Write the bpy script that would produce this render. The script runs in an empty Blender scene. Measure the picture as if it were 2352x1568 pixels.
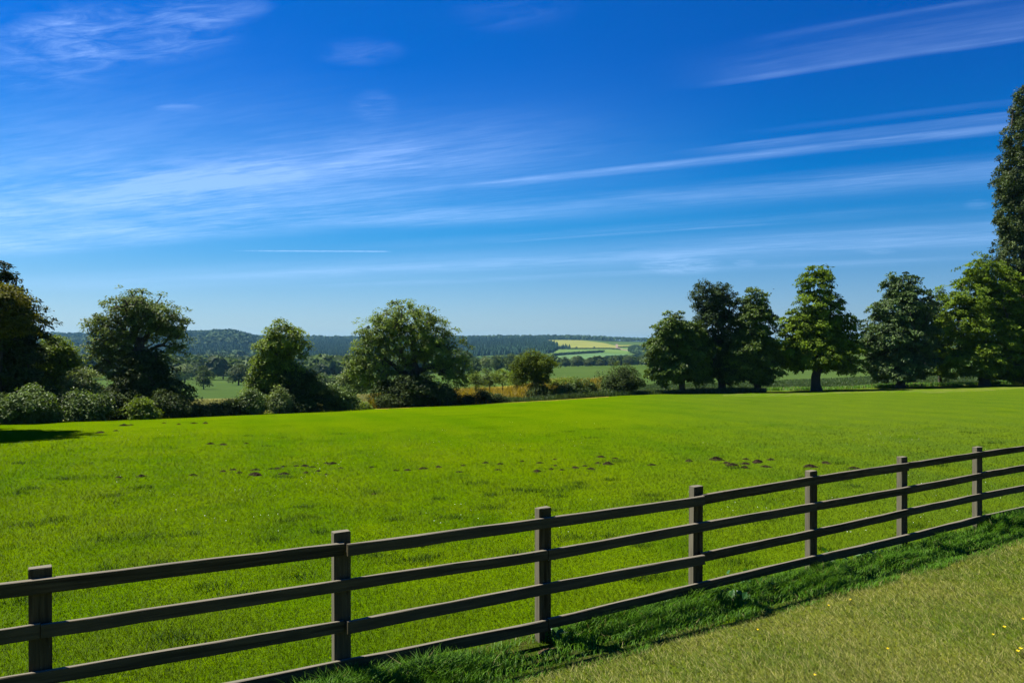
import bpy, math, random
import numpy as np
from mathutils import Vector
R = math.radians
C = bpy.context.scene.collection
scn = bpy.context.scene
# ------------------------------------------------------------ camera
F = 1829.0          # focal length in pixels of a 2352 px wide picture (28 mm)
CX, HY = 1176.0, 790.0
CH = 2.72
cam_d = bpy.data.cameras.new('camera'); cam = bpy.data.objects.new('camera', cam_d); C.objects.link(cam)
cam_d.lens = 28; cam_d.sensor_width = 36; cam_d.clip_end = 30000; cam_d.clip_start = .05
cam.location = (0, 0, CH); cam.rotation_euler = (R(90 + .19), 0, 0)
scn.camera = cam
# ------------------------------------------------------------ light
SUN_EL = R(58); SUN_DIR = Vector((-.93 * math.cos(SUN_EL), .37 * math.cos(SUN_EL), math.sin(SUN_EL))).normalized()
sd = bpy.data.lights.new('sun', 'SUN'); so = bpy.data.objects.new('sun', sd); C.objects.link(so)
sd.energy = 5.0; sd.angle = R(.53); sd.color = (1, .95, .86)
so.rotation_euler = SUN_DIR.to_track_quat('Z', 'Y').to_euler()
scn.view_settings.view_transform = 'Standard'; scn.view_settings.look = 'None'
scn.view_settings.exposure = 1.2; scn.view_settings.gamma = 1
SKY_STRENGTH = .05
HAZE = .00007

# ------------------------------------------------------------ node helpers
class NT:
    def __init__(s, nt): s.nt = nt; nt.nodes.clear()
    def n(s, t, **kw):
        nd = s.nt.nodes.new(t)
        for k, v in kw.items(): setattr(nd, k, v)
        return nd
    def l(s, a, b): s.nt.links.new(a, b)
    def put(s, sock, v):
        if isinstance(v, bpy.types.NodeSocket): s.l(v, sock)
        elif v is not None: sock.default_value = v
    def m(s, op, a, b=None, c=None, clamp=False):
        nd = s.n('ShaderNodeMath', operation=op, use_clamp=clamp)
        s.put(nd.inputs[0], a); s.put(nd.inputs[1], b); s.put(nd.inputs[2], c)
        return nd.outputs[0]
    def add(s, a, b): return s.m('ADD', a, b)
    def sub(s, a, b): return s.m('SUBTRACT', a, b)
    def mul(s, a, b, clamp=False): return s.m('MULTIPLY', a, b, clamp=clamp)
    def ss(s, x, a, b, lo=0., hi=1.):
        nd = s.n('ShaderNodeMapRange', interpolation_type='SMOOTHSTEP')
        s.put(nd.inputs[0], x); s.put(nd.inputs[1], a); s.put(nd.inputs[2], b); s.put(nd.inputs[3], lo); s.put(nd.inputs[4], hi)
        return nd.outputs[0]
    def noise(s, vec, scale, detail=3, rough=.55, dist=0., dim='3D'):
        nd = s.n('ShaderNodeTexNoise', noise_dimensions=dim)
        s.put(nd.inputs['Vector'], vec); s.put(nd.inputs['Scale'], scale)
        nd.inputs['Detail'].default_value = detail; nd.inputs['Roughness'].default_value = rough; nd.inputs['Distortion'].default_value = dist
        return nd.outputs[0]
    def mix(s, f, a, b, mode='MIX'):
        nd = s.n('ShaderNodeMix', data_type='RGBA', blend_type=mode)
        s.put(nd.inputs[0], f)
        for i, v in ((6, a), (7, b)):
            if isinstance(v, (tuple, list)): v = tuple(v) + ((1,) if len(v) == 3 else ())
            s.put(nd.inputs[i], v)
        return nd.outputs[2]
    def xyz(s, x, y, z=0.):
        nd = s.n('ShaderNodeCombineXYZ'); s.put(nd.inputs[0], x); s.put(nd.inputs[1], y); s.put(nd.inputs[2], z); return nd.outputs[0]
    def vscale(s, v, sc):
        nd = s.n('ShaderNodeMapping'); s.put(nd.inputs[0], v); nd.inputs['Scale'].default_value = sc; return nd.outputs[0]

# ------------------------------------------------------------ sky
world = bpy.data.worlds.new('World'); scn.world = world; world.use_nodes = True
W = NT(world.node_tree)
sky = W.n('ShaderNodeTexSky', sky_type='NISHITA'); sky.sun_disc = False
sky.sun_elevation = SUN_EL; sky.sun_rotation = math.atan2(SUN_DIR.x, SUN_DIR.y)
sky.altitude = 100; sky.air_density = 1.0; sky.dust_density = .35; sky.ozone_density = 2.0
tc = W.n('ShaderNodeTexCoord'); sep = W.n('ShaderNodeSeparateXYZ'); W.l(tc.outputs['Generated'], sep.inputs[0])
dx, dy, dz = sep.outputs
zz = W.m('MAXIMUM', dz, .012)
px = W.m('DIVIDE', dx, zz); py = W.m('DIVIDE', dy, zz)
qa = W.mul(W.add(px, W.mul(py, 1.9)), 1 / 2.147)          # across the cirrus streaks
aa = W.mul(W.sub(py, W.mul(px, 1.9)), 1 / 2.147)          # along them
# deep, polarised blue: the sky's own colour pushed towards saturation with height
gam = W.n('ShaderNodeGamma'); W.l(sky.outputs[0], gam.inputs[0]); gam.inputs[1].default_value = 1.0
up = W.m('POWER', W.ss(dz, -.02, .36), .8)
tint = W.mix(up, (0., .74, .98), (.0, .40, 1.09))
red = W.ss(dz, .0, .185, .54, .0)
tint = W.mix(1., tint, W.xyz(red, 0., 0.), 'ADD')
tint = W.mix(1., tint, W.mix(W.ss(W.m('DIVIDE', dx, W.m('MAXIMUM', dy, .05)), -.1, .6), (1, 1, 1), (.8, .84, .89)), 'MULTIPLY')
base = W.mix(1.0, gam.outputs[0], tint, 'MULTIPLY')
warp = W.sub(W.noise(W.xyz(W.mul(aa, .35), W.mul(qa, .8)), 1.0, 3), .5)
q = W.add(qa, W.mul(warp, .22))
fine = W.noise(W.xyz(W.mul(aa, 1.1), W.mul(qa, 6.), 3.), 1.0, 5, .62)
soft = W.noise(W.xyz(W.mul(aa, .5), W.mul(qa, 1.6), 7.), 1.0, 4, .6)
vsoft = W.noise(W.xyz(W.mul(aa, .22), W.mul(qa, .7), 11.), 1.0, 2, .5)
fib = W.noise(W.xyz(W.mul(aa, 2.6), W.mul(q, 15.), 9.), 1.0, 6, .68, .3)
patch = W.noise(W.xyz(W.mul(px, .8), W.mul(py, .8), 19.), 1.0, 4, .6)
def streak(q0, wl, wr, a0, a1, amp, fa=.5, src=None):
    d = W.sub(q if src is None else src, q0)
    g = W.mul(W.ss(d, -wl, 0.), W.ss(d, wr, 0.))
    r = W.mul(W.ss(aa, a0 - fa, a0 + fa), W.ss(aa, a1 + fa, a1 - fa))
    return W.mul(W.mul(g, r), amp)
parts = [
    streak(4.30, .10, .20, -1.2, 3.0, .55, 1.0), streak(4.05, .05, .32, -1.5, .9, .38, .4), streak(3.86, .07, .1, -.9, .5, .16, .4),
    streak(3.07, .06, .06, -1.2, .65, .5, .25), streak(3.0, .42, .08, -1.6, .6, .34, .4), streak(2.66, .03, .05, -.2, .4, .22, .2),
    streak(5.25, .5, .7, -1.5, 4.5, .34, 1.), streak(6.85, .05, .16, 1.3, 3.6, .34, .4), streak(6.6, .5, .5, -2., 5., .16, 1.),
    streak(8.7, .9, .9, -2., 9., .40, 2.), streak(7.7, .25, .4, -1., 2.4, .2, .8), streak(10.6, .5, 1.0, -1, 9., .26, 2.),
    streak(3.45, .75, .8, 2.3, 12., 1.0, 1.2), streak(4.6, 1., 1.2, 3.6, 12., .7, 1.6), streak(2.6, .6, .7, 3.7, 8., .5, .7)]
band = parts[0]
for p_ in parts[1:]: band = W.add(band, p_)
band = W.mul(band, W.add(W.add(W.mul(W.ss(fine, .25, .75), .42), W.mul(W.ss(soft, .3, .7), .30)), W.mul(W.mul(W.ss(fib, .35, .72), W.ss(patch, .3, .65)), .42)))
band = W.mul(band, W.ss(patch, .2, .55, .45, 1.))
sv = W.add(W.ss(soft, .25, .75, .35, .8), W.mul(W.ss(fib, .3, .7), .3))
for a in ((3.7, 1.5, 2.6, 1.9, 14., .36, 1.4), (2.3, .9, .8, 2.6, 9., .30, 1.), (8.2, 1.6, 3.0, -2.5, 14., .22, 2.), (5.6, .7, .8, -1.5, 3.5, .16, 1.)):
    band = W.add(band, W.mul(streak(*a), sv))
def puff(x0, y0, rx, ry, amp, nz):
    u = (x0 - CX) / F; t = (HY - y0) / F
    ex = W.mul(W.sub(W.m('DIVIDE', dx, W.m('MAXIMUM', dy, .05)), u), F / rx)
    ey = W.mul(W.sub(W.m('DIVIDE', dz, W.m('MAXIMUM', dy, .05)), t), F / ry)
    d = W.add(W.mul(ex, ex), W.mul(ey, ey))
    return W.mul(W.mul(W.ss(d, 1.3, 0.), nz), amp)
wisp = W.ss(W.noise(W.xyz(W.mul(W.add(px, W.mul(py, -.9)), 3.2), W.mul(W.add(py, W.mul(px, .45)), 9.), 5.), 1.0, 8, .64, .7), .30, .95)
for a in ((300, 75, 260, 75, .75), (110, 110, 220, 110, .5), (470, 20, 160, 40, .5), (825, 118, 110, 34, .24), (1180, 20, 150, 60, .12),
          (405, 247, 60, 10, .4), (860, 245, 60, 40, .28), (1560, 608, 100, 26, .85), (1712, 604, 30, 9, .5), (2012, 578, 50, 8, .4), (2245, 470, 35, 14, .25)):
    band = W.add(band, puff(*a, wisp))
# old contrail in front of the hills, high above them
ct = W.mul(W.mul(W.ss(W.m('ABSOLUTE', W.sub(W.add(py, W.mul(px, -.04)), 8.66)), .09, .02), W.mul(W.ss(px, -3.1, -2.5), W.ss(px, -1.28, -1.42))),
           W.ss(W.noise(W.xyz(W.mul(px, 18.), W.mul(py, 12.)), 1., 3), .3, .6, .4, 1.))
band = W.add(band, W.mul(ct, .6))
back = W.mul(W.ss(vsoft, .6, .9), .012)
lowveil = W.ss(dz, .16, .02, 0., .10)
dens = W.m('MINIMUM', W.mul(W.add(W.add(band, back), lowveil), 1.), .8)
cloudcol = W.mix(W.ss(dz, .0, .3), (5.4, 8.0, 12.0), (4.3, 6.6, 11.8))
col = W.mix(W.mul(dens, .72), base, cloudcol)
bg = W.n('ShaderNodeBackground'); W.l(col, bg.inputs[0]); bg.inputs[1].default_value = SKY_STRENGTH
wo = W.n('ShaderNodeOutputWorld'); W.l(bg.outputs[0], wo.inputs[0])

# ------------------------------------------------------------ mesh helpers
def tag(o, label=None, cat=None, group=None, kind=None):
    for k, v in (('label', label), ('category', cat), ('group', group), ('kind', kind)):
        if v: o[k] = v
    return o
def mesh(name, V, Fs, tint=None, smooth=False):
    V = np.ascontiguousarray(V, dtype=np.float32)
    if not isinstance(Fs, (list, tuple)): Fs = [Fs]
    Fs = [np.asarray(f, dtype=np.int32) for f in Fs if len(f)]
    me = bpy.data.meshes.new(name)
    me.vertices.add(len(V)); me.vertices.foreach_set('co', V.ravel())
    nl = sum(f.size for f in Fs); npoly = sum(len(f) for f in Fs)
    me.loops.add(nl); me.polygons.add(npoly)
    me.loops.foreach_set('vertex_index', np.concatenate([f.ravel() for f in Fs]))
    tot = np.concatenate([np.full(len(f), f.shape[1], np.int32) for f in Fs])
    start = np.concatenate(([0], np.cumsum(tot)[:-1])).astype(np.int32)
    me.polygons.foreach_set('loop_start', start); me.polygons.foreach_set('loop_total', tot)
    if tint is not None:
        a = me.attributes.new('tint', 'FLOAT', 'POINT'); a.data.foreach_set('value', np.asarray(tint, np.float32).ravel())
    me.update(calc_edges=True)
    me.polygons.foreach_set('use_smooth', np.full(npoly, bool(smooth)))
    return me
def obj(name, me, mat=None, parent=None, loc=None):
    o = bpy.data.objects.new(name, me); C.objects.link(o)
    if mat and not me.materials: me.materials.append(mat)
    if parent: o.parent = parent
    if loc is not None: o.location = loc
    return o
def empty(name, loc, rz=0.):
    o = bpy.data.objects.new(name, None); C.objects.link(o); o.location = loc; o.rotation_euler = (0, 0, rz); o.empty_display_size = .3
    return o
def join(parts):
    Vs, Fq, Ft, T, n = [], [], [], [], 0
    for V, Fc, t in parts:
        Vs.append(V); (Fq if Fc.shape[1] == 4 else Ft).append(Fc + n); T.append(np.broadcast_to(t, (len(V),))); n += len(V)
    out = [np.concatenate(x) for x in (Fq, Ft) if x]
    return np.concatenate(Vs), out, np.concatenate(T)
def tube(P, r, sides=6):
    P = np.asarray(P, float); n = len(P); r = np.asarray(r, float)
    T = np.gradient(P, axis=0); T /= np.linalg.norm(T, axis=1)[:, None] + 1e-9
    ref = np.where(np.abs(T[:, 2:3]) > .9, np.array([[1., 0, 0]]), np.array([[0, 0, 1.]]))
    A = np.cross(T, ref); A /= np.linalg.norm(A, axis=1)[:, None] + 1e-9; B = np.cross(T, A)
    th = np.linspace(0, 2 * math.pi, sides, endpoint=False)
    V = P[:, None] + r[:, None, None] * (A[:, None] * np.cos(th)[None, :, None] + B[:, None] * np.sin(th)[None, :, None])
    i = np.arange(n - 1)[:, None] * sides; j = np.arange(sides)[None]; k = (j + 1) % sides
    Fc = np.stack([i + j, i + k, i + sides + k, i + sides + j], -1).reshape(-1, 4)
    return V.reshape(-1, 3), Fc
def fbm(x, y, seed=0, octs=4):
    r = np.random.default_rng(seed); v = 0.; a = 1.; f = 1.
    for _ in range(octs):
        for _ in range(3):
            t = r.uniform(0, 2 * math.pi); p = r.uniform(0, 6.28)
            v = v + a * np.sin((x * math.cos(t) + y * math.sin(t)) * f * r.uniform(.7, 1.4) + p) / 3
        a *= .55; f *= 2.1
    return v

# ------------------------------------------------------------ terrain heights
YK = np.array([100, 160, 250, 400, 700, 1000, 1400, 1800, 2200, 2600, 3200, 5000, 9000.])
cols = {  # x: (edge depth, edge y, y at 70 m, then y at YK)
    -400: (30, 990, 966, 944, 918, 890, 872, 852, 835, 812, 790, 774, 778, 782, 786, 788),
    0:    (34, 975, 960, 940, 915, 890, 872, 852, 835, 812, 790, 774, 778, 782, 786, 788),
    400:  (39, 961, 948, 934, 912, 886, 872, 852, 836, 808, 782, 770, 776, 781, 786, 788),
    530:  (41, 955, 946, 932, 911, 886, 872, 852, 835, 800, 766, 770, 777, 781, 786, 788),
    620:  (43, 951, 943, 930, 910, 885, 872, 852, 838, 815, 790, 781, 778, 781, 786, 788),
    780:  (46, 943, 936, 925, 905, 884, 870, 853, 838, 815, 797, 785, 779, 781, 786, 788),
    1000: (50, 932, 925, 912, 893, 878, 862, 845, 832, 812, 795, 784, 779, 781, 786, 788),
    1180: (52, 923, 916, 902, 882, 868, 855, 840, 828, 808, 791, 781, 777, 780, 786, 788),
    1270: (53, 919, 909, 890, 866, 844, 846, 843, 826, 806, 791, 780.5, 777, 780, 786, 788),
    1480: (57, 908, 899, 883, 858, 838, 841, 840, 822, 806, 793, 786, 784, 784, 786, 788),
    1800: (58, 902, 891, 873, 850, 832, 829, 818, 812, 803, 797, 791, 788, 787, 787, 788),
    2100: (59, 894, 882, 863, 842, 822, 813, 806, 803, 800, 796, 791, 788, 787, 787, 788),
    2352: (60, 888, 878, 860, 840, 820, 812, 806, 803, 800, 796, 791, 788, 787, 787, 788),
    2800: (60, 884, 875, 858, 840, 820, 812, 806, 803, 800, 796, 791, 788, 787, 787, 788)}
cx_ = np.array(sorted(cols)); tab = np.array([cols[c] for c in cx_], float)
Y0 = 16.
YR = np.concatenate([np.linspace(Y0, 75, 70), np.geomspace(76.5, 300, 90), np.geomspace(305, 980, 60), np.linspace(990, 2700, 190), np.geomspace(2750, 9000, 24)])
XC = np.concatenate([np.linspace(-1850, -300, 40), np.linspace(-290, 2650, 560), np.linspace(2660, 4200, 40)])
def pchip(xk, yk, x):
    h = np.diff(xk); d = np.diff(yk) / h
    m = np.zeros_like(yk); m[0] = d[0]; m[-1] = d[-1]
    for i in range(1, len(yk) - 1):
        if d[i - 1] * d[i] > 0:
            w1 = 2 * h[i] + h[i - 1]; w2 = h[i] + 2 * h[i - 1]
            m[i] = (w1 + w2) / (w1 / d[i - 1] + w2 / d[i])
    i = np.clip(np.searchsorted(xk, x) - 1, 0, len(h) - 1); t = (x - xk[i]) / h[i]
    return ((1 + 2 * t) * (1 - t) ** 2 * yk[i] + t * (1 - t) ** 2 * h[i] * m[i] + t * t * (3 - 2 * t) * yk[i + 1] + t * t * (t - 1) * h[i] * m[i + 1])
OLD_E = ((-400, 0, 400, 530, 620, 780, 1000), (38, 40, 43, 45, 46, 48, 50))
def nearer(x, Y): return Y if Y > 75 or x > 1000 else Y - np.interp(x, *OLD_E) + edge_of(x)
def edge_of(x): return np.interp(x, cx_, tab[:, 0])
ZT = np.zeros((len(XC), len(YR)))
for i, x in enumerate(XC):
    row = np.array([pchip(cx_.astype(float), tab[:, k], np.clip(x, cx_[0], cx_[-1])) for k in range(tab.shape[1])])
    E, yE = row[0], row[1]
    zE = CH - (yE - HY) / F * E
    yy = np.concatenate(([yE], row[2:])); Ys = np.concatenate(([E, 70.], YK))
    s = pchip(np.log(Ys), yy, np.log(np.clip(YR, E, None)))
    z = CH - (s - HY) / F * YR
    near = YR < E
    t = np.clip((YR - Y0) / (E - Y0), 0, 1)
    ZT[i] = np.where(near, zE * t ** 1.55, z)
und = fbm(XC[:, None] / 1829 * YR[None], np.broadcast_to(YR[None], ZT.shape), 5, 4)
XG = (XC[:, None] - CX) / F * YR[None]
ZT += fbm(XG / 9., YR[None] / 9., 3, 3) * .03 * np.clip((YR[None] - Y0) / 20, 0, 1)
ZT += fbm(XG / 60., YR[None] / 60., 4, 3) * np.clip((YR[None] - 300) / 900, 0, 1) * 1.2
def gz(X, Y):
    X = np.asarray(X, float); Y = np.asarray(Y, float)
    x = CX + X * F / np.maximum(Y, 1e-3)
    i = np.clip(np.interp(x, XC, np.arange(len(XC))), 0, len(XC) - 1.001); j = np.clip(np.interp(Y, YR, np.arange(len(YR))), 0, len(YR) - 1.001)
    a = i.astype(int); b = j.astype(int); fa = i - a; fb = j - b
    z = ZT[a, b] * (1 - fa) * (1 - fb) + ZT[a + 1, b] * fa * (1 - fb) + ZT[a, b + 1] * (1 - fa) * fb + ZT[a + 1, b + 1] * fa * fb
    return np.where(Y < Y0, 0., z)
def gpx(x, Y):      # ground point seen in picture column x at depth Y
    X = (x - CX) / F * Y; return X, Y, float(gz(X, Y))
def hit(x, y, Ymax=75.):
    Y = np.linspace(4, Ymax, 3000); X = (x - CX) / F * Y; z = gz(X, Y)
    s = HY + (CH - z) / Y * F
    k = np.argmax(s <= y) if (s <= y).any() else len(Y) - 1
    return X[k], Y[k], z[k]

# ------------------------------------------------------------ materials
def mat(name): 
    m = bpy.data.materials.new(name); m.use_nodes = True; return m, NT(m.node_tree)
def finish(T, colour, rough=.8, spec=.2, bump=None, bs=.3, bd=.02, trans=0., tcol=None, upn=0.):
    p = T.n('ShaderNodeBsdfPrincipled'); T.put(p.inputs['Base Color'], colour if not isinstance(colour, tuple) else colour + (1,))
    T.put(p.inputs['Roughness'], rough); p.inputs['Specular IOR Level'].default_value = spec
    if bump is not None:
        b = T.n('ShaderNodeBump'); T.l(bump, b.inputs['Height']); b.inputs['Strength'].default_value = bs; b.inputs['Distance'].default_value = bd
        T.l(b.outputs[0], p.inputs['Normal'])
    if upn:
        g = T.n('ShaderNodeNewGeometry'); mu = T.n('ShaderNodeVectorMath', operation='SCALE'); T.l(g.outputs['Normal'], mu.inputs[0]); mu.inputs['Scale'].default_value = 1 - upn
        ad = T.n('ShaderNodeVectorMath', operation='ADD'); T.l(mu.outputs[0], ad.inputs[0]); ad.inputs[1].default_value = (0, 0, upn)
        nm = T.n('ShaderNodeVectorMath', operation='NORMALIZE'); T.l(ad.outputs[0], nm.inputs[0]); T.l(nm.outputs[0], p.inputs['Normal'])
    out = p.outputs[0]
    if trans:
        t = T.n('ShaderNodeBsdfTranslucent'); T.put(t.inputs[0], tcol if tcol is not None else colour)
        mx = T.n('ShaderNodeMixShader'); T.put(mx.inputs[0], trans); T.l(out, mx.inputs[1]); T.l(t.outputs[0], mx.inputs[2]); out = mx.outputs[0]
    o = T.n('ShaderNodeOutputMaterial'); T.l(out, o.inputs[0])
def pos(T): return T.n('ShaderNodeNewGeometry').outputs['Position']
def attr(T, n='tint'):
    a = T.n('ShaderNodeAttribute'); a.attribute_name = n; return a.outputs['Fac']
def grasscol(T, P, kind):
    big = T.noise(P, .09, 4, .6); mid = T.noise(P, .7, 4, .6); sm = T.noise(P, 5., 3, .6)
    if kind == 'field':
        sx = T.n('ShaderNodeSeparateXYZ'); T.l(P, sx.inputs[0])
        side = T.ss(T.sub(sx.outputs[0], T.mul(sx.outputs[1], .12)), -2., 9.)
        c = T.mix(T.ss(big, .35, .65), (.056, .118, .0002), (.086, .142, .0004))
        c = T.mix(T.mul(side, .75), c, (.062, .104, .010))
        wv = T.m('SINE', T.add(T.mul(T.add(sx.outputs[0], T.mul(sx.outputs[1], .35)), 2.4), T.mul(big, 5.)))
        c = T.mix(T.ss(wv, -.6, .6, 0, .22), c, (.105, .155, .001))
        c = T.mix(T.ss(mid, .52, .72, 0, .55), c, (.092, .142, .001))
        c = T.mix(T.ss(mid, .46, .3, 0, .55), c, (.038, .084, .0005))
        c = T.mix(T.ss(sm, .56, .75, 0, .4), c, (.028, .064, .0005))
        c = T.mix(T.ss(T.noise(T.vscale(P, (1, 1.6, 1)), 1.1, 5, .7), .64, .74, 0, .6), c, (.016, .045, .002))
    elif kind == 'lawn':
        c = T.mix(T.ss(mid, .38, .62), (.078, .124, .004), (.130, .158, .013))
        c = T.mix(T.ss(big, .42, .62, 0, .5), c, (.15, .145, .035))
        c = T.mix(T.ss(sm, .5, .75, 0, .45), c, (.07, .11, .014))
    return c
def ground_mat(name, kind, sc=1.):
    m, T = mat(name); P = pos(T); c = grasscol(T, P, kind)
    if kind == 'lawn': c = T.mix(1., c, (.93, .9, .9), 'MULTIPLY')
    n = T.noise(P, 22., 4, .7); n2 = T.noise(P, 3., 3, .6)
    c = T.mix(T.ss(n, .35, .65), T.mix(1., c, (.62, .66, .6), 'MULTIPLY'), T.mix(1., c, (1.2, 1.15, 1.1), 'MULTIPLY'))
    finish(T, c, .95, .0, T.add(n, T.mul(n2, 2.)), .8, .05)
    return m
M = {}
M['field'] = ground_mat('field_grass', 'field'); M['lawn'] = ground_mat('lawn_grass', 'lawn')
def blade_mat(name, kind):
    m, T = mat(name); P = pos(T); c = grasscol(T, P, kind); t = attr(T)
    if kind == 'field':
        c = T.mix(T.ss(t, .5, 1., 0, .5), c, (.120, .175, .004)); c = T.mix(T.ss(t, .45, 0., 0, .5), c, (.028, .070, .001)); c = T.mix(T.ss(t, .0, -.8, 0, .9), c, (.010, .032, .002))
    else:
        c = T.mix(T.ss(t, .68, .85, 0, .75), c, (.32, .29, .10)); c = T.mix(T.ss(t, .4, 0., 0, .75), c, (.04, .085, .004))
    finish(T, c, .55, .03 if kind == 'field' else .12, trans=.25, upn=.7 if kind == 'field' else .55); return m
M['field_blade'] = blade_mat('field_blades', 'field'); M['lawn_blade'] = blade_mat('lawn_blades', 'lawn')
def ramp_mat(name, lo, hi, trans=.3, rough=.5, spec=.3, third=None, upn=0.):
    m, T = mat(name); t = attr(T); c = T.mix(t, lo, hi)
    if third: c = T.mix(T.ss(t, .86, .93), c, third)
    tc_ = T.mix(1., c, (1.25, 1.25, .5), 'MULTIPLY') if trans else None
    finish(T, c, rough, spec, trans=trans, tcol=tc_, upn=upn); return m
M['verge'] = ramp_mat('verge_blades', (.035, .115, .005), (.13, .27, .016), .4, .5, .10, (.25, .22, .09), .5)
M['weed'] = ramp_mat('weed_leaves', (.02, .08, .012), (.06, .16, .02), .25, .4, .4)
M['ash'] = ramp_mat('ash_leaves', (0.030, 0.046, 0.0135), (0.194, 0.270, 0.0516), .28, .5, .13)
M['ash2'] = ramp_mat('sunny_ash_leaves', (0.038, 0.064, 0.0120), (0.240, 0.329, 0.0319), .32, .5, .13)
M['oak'] = ramp_mat('oak_leaves', (0.034, 0.056, 0.0135), (0.243, 0.338, 0.0459), .3, .5, .13)
M['dark'] = ramp_mat('dark_leaves', (.012, .024, .008), (.062, .10, .026), .18, .6, .08)
M['purple'] = ramp_mat('deep_green_leaves', (.010, .018, .006), (.055, .08, .018), .2, .6, .08)
M['gold'] = ramp_mat('golden_leaves', (.03, .045, .007), (.20, .19, .02), .3, .6, .08)
M['chest'] = ramp_mat('chestnut_leaves', (0.022, 0.041, 0.0090), (0.122, 0.192, 0.0243), .22, .5, .13)
M['chest2'] = ramp_mat('bright_chestnut_leaves', (0.034, 0.064, 0.0075), (0.185, 0.275, 0.0168), .32, .6, .08)
M['chest3'] = ramp_mat('blue_chestnut_leaves', (0.018, 0.035, 0.0135), (0.122, 0.196, 0.0458), .2, .5, .13)
M['poplar'] = ramp_mat('poplar_leaves', (.014, .025, .006), (.085, .125, .022), .2, .5, .15)
M['shrub'] = ramp_mat('shrub_leaves', (0.022, 0.041, 0.0105), (0.157, 0.238, 0.0454), .25, .5, .13)
M['pale'] = ramp_mat('pale_leaves', (0.041, 0.064, 0.0263), (0.240, 0.312, 0.0956), .3, .5, .13)
M['lime'] = ramp_mat('lime_leaves', (.030, .052, .003), (.135, .18, .010), .35, .6, .08)
M['hedge'] = ramp_mat('hedge_leaves', (0.013, 0.022, 0.0075), (0.086, 0.127, 0.0256), .2, .6, .08)
M['bright'] = ramp_mat('bright_shrub_leaves', (0.038, 0.064, 0.0075), (0.210, 0.296, 0.0213), .3, .5, .13)
M['mid'] = ramp_mat('valley_leaves', (0.019, 0.034, 0.0105), (0.090, 0.144, 0.0255), .2, .6, .08)
M['straw'] = ramp_mat('ochre_blades', (.13, .105, .008), (.36, .26, .016), .35)
M['tan'] = ramp_mat('tan_blades', (.14, .15, .05), (.30, .27, .11), .3)
M['wheat'] = ramp_mat('crop_blades', (.035, .068, .016), (.08, .12, .035), .3)
M['conifer'] = ramp_mat('conifer_needles', (.010, .032, .016), (.034, .085, .034), 0, .8, .1)
M['broad'] = ramp_mat('broadleaf_canopy', (.016, .042, .014), (.06, .11, .032), 0, .8, .1)
M['petal'] = ramp_mat('yellow_petals', (.75, .52, .01), (.85, .66, .02), .2)
M['daisy'] = ramp_mat('daisy_petals', (.7, .7, .62), (.85, .85, .8), .1)
m, T = mat('bark'); P = pos(T); n = T.noise(T.vscale(P, (6, 6, 1.5)), 2., 5, .65)
finish(T, T.mix(n, (.018, .015, .011), (.10, .085, .06)), .9, .1, n, .8, .05); M['bark'] = m
m, T = mat('soil'); P = pos(T); n = T.noise(P, 30., 5, .7)
finish(T, T.mix(T.ss(n, .3, .7), (.010, .007, .004), (.045, .030, .018)), .95, .05, n, 1., .02); M['soil'] = m
m, T = mat('dry_soil'); P = pos(T); n = T.noise(P, 30., 5, .7)
finish(T, T.mix(T.ss(n, .3, .7), (.035, .024, .012), (.15, .105, .06)), .95, .05, n, 1., .02); M['dry_soil'] = m
# weathered fence timber
def wood(name, vert):
    m, T = mat(name); tcn = T.n('ShaderNodeTexCoord').outputs['Object']; ob = T.n('ShaderNodeObjectInfo').outputs['Random']
    v = T.vscale(tcn, (22, 22, 1.1) if vert else (1.1, 22, 22))
    va = T.n('ShaderNodeVectorMath', operation='ADD'); T.l(v, va.inputs[0]); T.put(va.inputs[1], T.xyz(T.mul(ob, 37.), T.mul(ob, 11.), T.mul(ob, 71.)))
    g = T.noise(va.outputs[0], 1.6, 6, .65, .3); big = T.noise(tcn, 3., 3, .6)
    c = T.mix(T.ss(g, .3, .7), (.018, .013, .005), (.085, .064, .030))
    c = T.mix(T.ss(big, .45, .7, 0, .6), c, (.028, .028, .010))
    c = T.mix(T.mul(ob, .45), c, (.075, .066, .042))
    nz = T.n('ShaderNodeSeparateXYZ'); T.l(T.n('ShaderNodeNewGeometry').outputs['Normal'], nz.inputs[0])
    c = T.mix(T.ss(nz.outputs[2], .5, .9, 0, .55), c, (.22, .20, .155))      # lighter colour on upward-facing edges
    if vert:       # narrow post faces painted paler, sunlight put into the timber colour
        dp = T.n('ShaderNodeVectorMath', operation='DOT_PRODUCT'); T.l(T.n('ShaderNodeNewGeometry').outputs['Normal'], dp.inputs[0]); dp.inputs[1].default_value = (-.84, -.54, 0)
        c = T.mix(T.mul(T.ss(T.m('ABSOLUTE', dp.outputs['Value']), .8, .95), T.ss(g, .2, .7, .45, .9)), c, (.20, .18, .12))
    kn = T.n('ShaderNodeTexVoronoi'); T.l(T.vscale(tcn, (3.1, 9, 9) if not vert else (9, 9, 3.1)), kn.inputs['Vector']); kn.inputs['Scale'].default_value = 1.
    c = T.mix(T.ss(kn.outputs['Distance'], .14, .05, 0, .7), c, (.02, .015, .009))
    finish(T, c, .9, .05, g, .6, .006); return m
M['post'] = wood('post_timber', True); M['rail'] = wood('rail_timber', False)

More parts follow.
